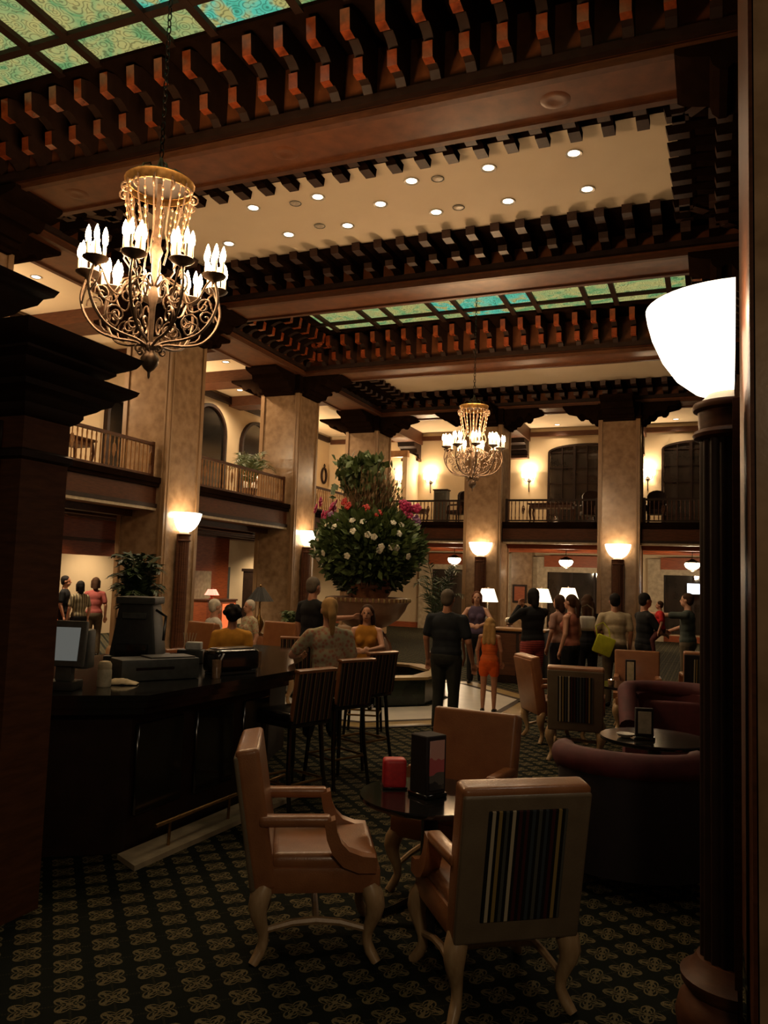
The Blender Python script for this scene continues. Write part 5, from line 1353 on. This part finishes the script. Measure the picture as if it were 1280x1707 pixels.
def person(label, loc, rz, H=1.75, skin=None, shirt=None, pants=None, hair=None, hair_style='short', sleeves='short', legs='long', pose=None, build=1.0, shoes=None, neck=(0, 0), fem=False, sit=None, group=None, face=True, lean=0.0):
    """figure facing local +y. pose: overrides of joint positions in metres for a 1.75 m body; sit: seat height"""
    s = H / 1.75; skin = skin or skin_l
    t = thing('person', label, 'person', loc, rz, group); t.scale = (s, s, s)
    hz = 0.92 if sit is None else sit / s + 0.10
    J = dict(pel=(0, 0, hz), chest=(0, 0.0 + lean * 0.35, hz + 0.36), neck=(0, -0.01 + lean * 0.5, hz + 0.55), head=(neck[0], 0.02 + neck[1] + lean * 0.6, hz + 0.71))
    sw = 0.17 if fem else 0.19
    for n_, sx in (('l', -1), ('r', 1)):
        J['sh' + n_] = (sx * sw * build, -0.01 + lean * 0.47, hz + 0.50); J['el' + n_] = (sx * 0.235 * build, -0.03 + lean * 0.3, hz + 0.22); J['wr' + n_] = (sx * 0.24 * build, 0.05 + lean * 0.3, hz - 0.03)
        J['hip' + n_] = (sx * 0.095, 0, hz - 0.03)
        if sit is None: J['kn' + n_] = (sx * 0.10, 0.015, 0.50); J['an' + n_] = (sx * 0.105, -0.015, 0.085)
        else: J['kn' + n_] = (sx * 0.12, 0.42, hz + 0.0); J['an' + n_] = (sx * 0.12, 0.38, max(0.09, hz - 0.45))
    for k, v in (pose or {}).items(): J[k] = (v[0], v[1], v[2] + (hz - 0.92 if sit is not None else 0)) if k not in ('knl', 'knr', 'anl', 'anr') else v
    V = {k: Vector(v) for k, v in J.items()}
    for n_ in 'lr': V['sh' + n_].z -= 0.028
    B = MB(); S = MB(); T = MB(); Hh = MB()
    def torso(mb, g):
        w = build
        up = V['chest'] - V['pel']
        def E(f, rx, ry, rz_, dy=0):
            c = V['pel'] + up * f; mb.ell((c.x, c.y + dy, c.z), (rx * w + g, ry * w + g, rz_ + g), 14, 9)
        E(1.12, sw + 0.0, 0.105, 0.15); E(0.75, 0.15 if fem else 0.165, 0.11, 0.17); E(0.40, 0.135 if fem else 0.158, 0.105, 0.16)
        if fem:
            for sx in (-1, 1): mb.ell((sx * 0.07, V['chest'].y + 0.09, V['chest'].z - 0.02), (0.06 + g, 0.05 + g, 0.06 + g))
    def hips(mb, g):
        c = V['pel']; mb.ell((c.x, c.y - 0.01, c.z), ((0.175 if fem else 0.17) * build + g, 0.125 * build + g, 0.14 + g), 14, 9)
    torso(B, 0); hips(B, 0)
    capsule(B, V['chest'] + Vector((0, 0, .1)), V['neck'] + Vector((0, 0, 0.04)), 0.075, 0.056)
    capsule(B, V['neck'], V['head'] - Vector((0, 0.01, 0.05)), 0.057, 0.055)
    hd = V['head']
    B.ell(hd + Vector((0, -0.015, 0.025)), (0.077, 0.095, 0.098), 14, 10); B.ell(hd + Vector((0, 0.02, -0.045)), (0.058, 0.070, 0.068), 12, 8)
    B.ell(hd + Vector((0, 0.088, -0.012)), (0.014, 0.020, 0.024), 8, 6); capsule(B, hd + Vector((0, 0.078, 0.02)), hd + Vector((0, 0.096, -0.016)), 0.010, 0.013, 8)
    B.ell(hd + Vector((0, 0.078, -0.062)), (0.026, 0.012, 0.010), 8, 6)
    for sx in (-1, 1): B.ell(hd + Vector((sx * 0.078, -0.008, -0.005)), (0.012, 0.020, 0.032), 8, 6)
    for n_, sx in (('l', -1), ('r', 1)):
        sh, el, wr = V['sh' + n_], V['el' + n_], V['wr' + n_]
        B.ell(sh, (0.056, 0.058, 0.052)); capsule(B, V['neck'] + Vector((sx * 0.035, -0.012, -0.03)), sh, 0.045, 0.045); capsule(B, sh, el, 0.050 * build, 0.039 * build); capsule(B, el, wr, 0.040, 0.027)
        d = (wr - el).normalized(); side = d.cross(Vector((0, 1, 0.2))); side = side.normalized() if side.length > .1 else Vector((1, 0, 0))
        nrm = d.cross(side).normalized(); flip = -sx
        pc = wr + d * 0.055
        B.ell(pc, (0.030, 0.030, 0.030), 8, 6); capsule(B, wr, wr + d * 0.075 + side * 0.018, 0.022, 0.019); capsule(B, wr, wr + d * 0.075 - side * 0.018, 0.022, 0.019)
        for i, fl_ in enumerate((0.062, 0.075, 0.070, 0.055)):
            o = side * (0.030 - 0.020 * i); k1 = wr + d * 0.085 + o; k2 = k1 + d * fl_ * 0.55 + nrm * 0.008; k3 = k2 + d * fl_ * 0.35 + nrm * 0.022
            capsule(B, k1, k2, 0.0098, 0.009, 7); capsule(B, k2, k3, 0.009, 0.008, 7)
        th = wr + d * 0.03 + side * 0.026 * (1 if n_ == 'l' else 1)
        capsule(B, th, th + d * 0.035 + side * 0.022, 0.013, 0.011, 7); capsule(B, th + d * 0.035 + side * 0.022, th + d * 0.068 + side * 0.022 + nrm * 0.012, 0.011, 0.009, 7)
        hp, kn, an = V['hip' + n_], V['kn' + n_], V['an' + n_]
        capsule(B, hp, kn, 0.088 * build, 0.055); mid = kn.lerp(an, 0.32) + Vector((0, -0.012, 0)); capsule(B, kn, mid, 0.053, 0.052); capsule(B, mid, an, 0.052, 0.034)
        capsule(B, an + Vector((0, -0.03, -0.045)), an + Vector((0.01 * sx, 0.13, -0.055)), 0.036, 0.028); capsule(B, an, an + Vector((0, 0.01, -0.04)), 0.036, 0.036)
        SH = MB(); capsule(SH, an + Vector((0, -0.035, -0.043)), an + Vector((0.01 * sx, 0.06, -0.045)), 0.046, 0.045); capsule(SH, an + Vector((0.01 * sx, 0.05, -0.048)), an + Vector((0.012 * sx, 0.15, -0.055)), 0.044, 0.033)
        sh_o = melt(SH, 'shoe', shoes or lacquer, t, 0.014, 0.5, 2)
        # sleeves
        if sleeves == 'long': capsule(S, sh, el, 0.064 * build, 0.052); capsule(S, el, wr, 0.052, 0.040)
        elif sleeves == 'short': capsule(S, sh, sh.lerp(el, 0.72), 0.061 * build, 0.060 * build)
        if sleeves != 'none':
            S.ell(sh - Vector((0, 0, 0.004)), (0.064, 0.066, 0.058)); capsule(S, V['neck'] + Vector((sx * 0.045, -0.015, -0.035)), sh + Vector((-sx * 0.02, 0, 0.004)), 0.050, 0.055)
        if legs == 'long': capsule(T, hp, kn, 0.104 * build, 0.075); capsule(T, kn, an + Vector((0, 0, 0.0)), 0.074, 0.064)
        elif legs == 'shorts': capsule(T, hp, hp.lerp(kn, 0.72), 0.106 * build, 0.096)
        elif legs == 'mini': capsule(T, hp, hp.lerp(kn, 0.40), 0.106 * build, 0.098)
    torso(S, 0.015)
    if sleeves == 'none':
        for sx in (-1, 1): capsule(S, V['chest'] + Vector((sx * 0.10, 0.03, 0.05)), V['neck'] + Vector((sx * 0.10, -0.01, -0.02)), 0.05, 0.028)
    c = V['pel']; S.ell((c.x, c.y - 0.005, c.z + 0.06), (0.175 * build + .012, 0.125 * build + .012, 0.13), 14, 9)
    hips(T, 0.013)
    melt(B, 'body', skin, t, 0.0085, 0.30)
    melt(S, 'shirt', shirt, t, 0.012, 0.5, 9); melt(T, 'trousers' if legs == 'long' else 'shorts', pants, t, 0.012, 0.5, 7)
    if hair:
        Hh.ell(hd + Vector((0, -0.030, 0.045)), (0.088, 0.098, 0.092), 14, 9)
        Hh.ell(hd + Vector((0, -0.055, 0.0)), (0.084, 0.066, 0.085), 12, 8)
        if hair_style in ('bob', 'long'):
            for sx in (-1, 1): capsule(Hh, hd + Vector((sx * 0.072, -0.02, 0.04)), hd + Vector((sx * 0.075, -0.03, -0.09)), 0.034, 0.03)
            capsule(Hh, hd + Vector((0, -0.07, 0)), hd + Vector((0, -0.075, -0.12)), 0.07, 0.06)
        if hair_style == 'long':
            for sx in (-1, 0, 1): capsule(Hh, hd + Vector((sx * 0.055, -0.070, -0.03)), hd + Vector((sx * 0.085, -0.105, -0.33)), 0.060, 0.046)
        if hair_style == 'tail':
            capsule(Hh, hd + Vector((0, -0.11, 0.05)), hd + Vector((0.01, -0.15, -0.04)), 0.036, 0.044); capsule(Hh, hd + Vector((0.01, -0.15, -0.04)), hd + Vector((0.015, -0.14, -0.22)), 0.044, 0.022)
        if hair_style == 'curly':
            for i in range(16):
                a = i * 2.4; e = -0.3 + 1.5 * i / 16
                Hh.ell(hd + Vector((0.085 * math.cos(a) * math.cos(e), -0.04 + 0.085 * math.sin(a) * math.cos(e) - 0.02, 0.03 + 0.09 * math.sin(e))), (0.042, 0.042, 0.04), 8, 6)
        if hair_style == 'cap':
            Hh.ell(hd + Vector((0, 0.06, 0.055)), (0.075, 0.085, 0.016), 12, 6)
        melt(Hh, 'cap' if hair_style == 'cap' else 'hair', hair, t, 0.012, 0.5, 2)
    if face:
        for sx in (-1, 1): MB().ell(hd + Vector((sx * 0.030, 0.071, 0.012)), (0.012, 0.009, 0.008), 8, 6).build('eye', lacquer, t)
        MB().ell(hd + Vector((0, 0.084, -0.058)), (0.022, 0.007, 0.006), 8, 5).build('mouth', velvet, t)
    return t
h_blond, h_brown, h_black, h_grey, h_white, h_red = cloth(0.46, 0.27, 0.10), cloth(0.05, 0.022, 0.01), cloth(0.012, 0.009, 0.008), cloth(0.13, 0.105, 0.08), cloth(0.62, 0.56, 0.46), cloth(0.12, 0.04, 0.018)
def floral_material():
    m, nt, b = nodes_of('floral_blouse'); L = nt.links.new
    b.inputs['Roughness'].default_value = 0.8; b.inputs['Specular IOR Level'].default_value = 0.2
    tc = N(nt, 'ShaderNodeTexCoord'); vo = N(nt, 'ShaderNodeTexVoronoi'); vo.inputs['Scale'].default_value = 26
    L(tc.outputs['Object'], vo.inputs['Vector'])
    cr = N(nt, 'ShaderNodeValToRGB'); e = cr.color_ramp.elements
    e[0].position = 0.20; e[0].color = (0.40, 0.17, 0.11, 1); e[1].position = 0.60; e[1].color = (0.44, 0.40, 0.26, 1)
    L(vo.outputs['Distance'], cr.inputs[0]); L(cr.outputs[0], b.inputs['Base Color']); return m
floral = floral_material()
def plaid_material():
    m, nt, b = nodes_of('red_plaid'); L = nt.links.new
    b.inputs['Roughness'].default_value = 0.8
    tc = N(nt, 'ShaderNodeTexCoord'); w = N(nt, 'ShaderNodeTexWave'); w.inputs['Scale'].default_value = 9; w.bands_direction = 'Z'; w.inputs['Distortion'].default_value = 1.5
    L(tc.outputs['Object'], w.inputs['Vector'])
    cr = N(nt, 'ShaderNodeValToRGB'); e = cr.color_ramp.elements
    e[0].color = (0.12, 0.012, 0.012, 1); e[1].color = (0.32, 0.045, 0.035, 1)
    L(w.outputs['Fac'], cr.inputs[0]); L(cr.outputs[0], b.inputs['Base Color']); return m
plaid = plaid_material()
orange_k = mat('orange_stripe_knit', (0.75, 0.14, 0.015), 0.8, nscale=6, col2=(0.5, 0.08, 0.01), stretch=(0.3, 0.3, 9), detail=1)
navy, black_c, dk_green = cloth(0.018, 0.022, 0.028), cloth(0.010, 0.010, 0.011), cloth(0.022, 0.032, 0.024)
khaki, white_c, beige = cloth(0.10, 0.075, 0.045), cloth(0.62, 0.58, 0.50), cloth(0.50, 0.40, 0.26)

person('grey haired man in dark polo shirt standing with his back turned by the fountain', (-3.13, 9.85, 0), -0.05, 1.80, skin_t, navy, cloth(0.03, 0.032, 0.026), h_grey, 'short', 'short', 'long', build=1.12, face=False,
       pose=dict(wrr=(0.31, 0.10, 0.86), elr=(0.29, -0.02, 1.12)))
person('girl with long blond hair in orange striped top and orange shorts', (-3.03, 11.62, 0.012), 0.1, 1.38, skin_t, orange_k, cloth(0.75, 0.11, 0.012), h_blond, 'long', 'none', 'mini', build=0.95, fem=True, face=False,
       pose=dict(wrl=(-0.22, 0.06, 0.95), wrr=(0.22, 0.06, 0.95)))
person('woman in purple tank top leaning forward behind the girl in orange', (-4.15, 14.9, 0), PI + 0.2, 1.74, skin_l, cloth(0.09, 0.06, 0.10), black_c, h_red, 'bob', 'none', 'long', fem=True,
       pose=dict(ell=(-0.30, 0.12, 1.20), wrl=(-0.10, 0.30, 1.12), elr=(0.30, 0.10, 1.20), wrr=(0.12, 0.32, 1.14)))
person('person in dark jacket and red plaid bottom raising hands to the face', (-2.68, 13.0, 0), 0.85, 1.84, skin_t, black_c, plaid, h_black, 'bob', 'long', 'shorts', build=1.1,
       pose=dict(ell=(-0.25, 0.22, 1.24), wrl=(-0.07, 0.27, 1.46), elr=(0.25, 0.22, 1.24), wrr=(0.05, 0.28, 1.46)))
person('woman in salmon sleeveless top in profile among the standing crowd', (-2.07, 13.0, 0), 1.25, 1.76, skin_l, cloth(0.42, 0.15, 0.10), black_c, h_brown, 'tail', 'none', 'long', fem=True)
person('person in pale pink shirt half hidden behind the woman in salmon', (-2.38, 13.7, 0), 1.1, 1.74, skin_l, cloth(0.45, 0.25, 0.19), cloth(0.03, 0.03, 0.04), h_brown, 'bob', 'short', 'long', fem=True)
person('dark haired woman with dark clothes carrying a white bag on her shoulder', (-1.93, 13.8, 0), 0.4, 1.76, skin_t, black_c, black_c, h_brown, 'long', 'short', 'long', fem=True, face=False)
person('dark haired person in beige shirt with bright yellow bag in front of column', (-1.45, 13.5, 0), 0.35, 1.80, skin_t, beige, khaki, h_black, 'short', 'short', 'long', face=False, build=1.05,
       pose=dict(ell=(-0.27, 0.02, 1.16), wrl=(-0.20, 0.18, 0.98)))
person('man in black shirt holding a small child in red', (-1.02, 14.0, 0), -1.0, 1.82, skin_t, black_c, black_c, h_black, 'short', 'short', 'long', face=True,
       pose=dict(ell=(-0.26, 0.10, 1.15), wrl=(-0.08, 0.34, 1.14), elr=(0.26, 0.12, 1.15), wrr=(0.06, 0.34, 1.10)))
person('small child in bright red top carried by the man in black', (-0.78, 13.95, 0.72), 1.7, 0.98, skin_l, cloth(0.62, 0.03, 0.03), cloth(0.10, 0.03, 0.03), h_brown, 'short', 'short', 'long', build=1.2,
       pose=dict(knl=(-0.13, 0.22, 0.62), anl=(-0.13, 0.18, 0.30), knr=(0.13, 0.22, 0.62), anr=(0.13, 0.18, 0.30)))
person('man in grey green shirt stretching one arm out at far right', (-0.38, 15.0, 0), 1.35, 1.84, skin_l, cloth(0.07, 0.085, 0.075), khaki, h_brown, 'short', 'short', 'long',
       pose=dict(ell=(-0.20, 0.30, 1.38), wrl=(-0.18, 0.58, 1.40), elr=(0.24, 0.15, 1.18), wrr=(0.2, 0.36, 1.1)))
person('man in black shirt standing left of the flower arrangement with arm reaching out', (-5.15, 10.0, 0), -0.35, 1.90, skin_t, black_c, black_c, h_grey, 'short', 'short', 'long', face=False,
       pose=dict(elr=(0.30, 0.12, 1.24), wrr=(0.36, 0.36, 1.26)))
# seated guests
person('blonde woman with ponytail in floral blouse seated at the bar with back turned', (-3.42, 7.0, 0), 0.62, 1.70, skin_l, floral, cloth(0.04, 0.05, 0.035), h_blond, 'tail', 'short', 'long', build=1.08, fem=True, face=False, sit=0.80,
       pose=dict(ell=(-0.34, 0.10, 1.18), wrl=(-0.24, 0.32, 1.16), anl=(-0.12, 0.30, 0.42), anr=(0.12, 0.30, 0.42), knl=(-0.13, 0.40, 0.86), knr=(0.13, 0.40, 0.86)))
person('long haired woman in yellow top facing the viewer right of the blonde woman', (-3.95, 9.15, 0), PI + 0.3, 1.55, skin_l, cloth(0.45, 0.20, 0.025), black_c, h_brown, 'long', 'none', 'long', fem=True, sit=0.76,
       pose=dict(ell=(-0.24, 0.12, 1.18), wrl=(-0.10, 0.32, 1.16), elr=(0.24, 0.12, 1.18), wrr=(0.10, 0.32, 1.16)))
person('dark curly haired person in yellow top sitting beyond the bar', (-5.35, 8.3, 0), 0.5, 1.72, skin_t, cloth(0.50, 0.24, 0.03), black_c, h_black, 'curly', 'short', 'long', face=False, sit=0.62)
person('white haired guest in white shirt sitting beside the brown armchair', (-7.1, 10.5, 0), -0.6, 1.72, skin_l, white_c, khaki, h_white, 'short', 'short', 'long', face=False, sit=0.60)
person('elderly woman with short white hair in pale floral blouse facing the viewer', (-7.25, 11.75, 0), PI - 0.5, 1.66, skin_l, floral, khaki, h_white, 'short', 'short', 'long', fem=True, sit=0.60)
# guests at the reception
person('person in black standing by the reception desk at far left', (-13.0, 13.5, 0), -1.0, 1.76, skin_t, black_c, black_c, h_black, 'short', 'short', 'long')
person('woman in striped top and black skirt before the reception desk', (-12.6, 13.52, 0), 1.2, 1.66, skin_l, stripe_shirt, black_c, h_black, 'bob', 'short', 'long', fem=True)
person('person in pinkish red top standing behind the striped woman', (-12.75, 14.15, 0), 0.8, 1.74, skin_l, cloth(0.35, 0.09, 0.08), khaki, h_brown, 'bob', 'short', 'long', fem=True)
person('person wearing a white cap and dark clothes near the fern', (-12.5, 14.75, 0), -0.3, 1.74, skin_t, dk_green, black_c, white_c, 'cap', 'short', 'long')

# bags carried by the standing guests
t = thing('shoulder_bag', 'round white bag hanging behind the woman in dark clothes', 'bag', (-1.88, 13.48, 1.30), 0.3)
MB().rbox((0, 0, 0), (0.26, 0.12, 0.24), 0.05, 3).build('bag_body', white_c, t)
MB().tube([(-0.08, 0, 0.1), (-0.09, 0.08, 0.26), (0.02, 0.14, 0.30), (0.10, 0.06, 0.24), (0.09, 0, 0.1)], 0.012, 5).build('strap', khaki, t)
t = thing('tote_bag', 'bright yellow green bag at the side of the beige shirt', 'bag', (-1.58, 13.20, 0.98), 0.3)
MB().rbox((0, 0, 0), (0.30, 0.10, 0.30), 0.03, 2, rot=Matrix.Rotation(0.35, 3, 'Y')).build('bag_body', cloth(0.48, 0.50, 0.03), t)
MB().tube([(-0.1, 0, 0.1), (-0.12, 0.04, 0.3), (0.0, 0.08, 0.36), (0.08, 0.03, 0.26), (0.1, 0, 0.1)], 0.010, 5).build('strap', cloth(0.48, 0.50, 0.03), t)
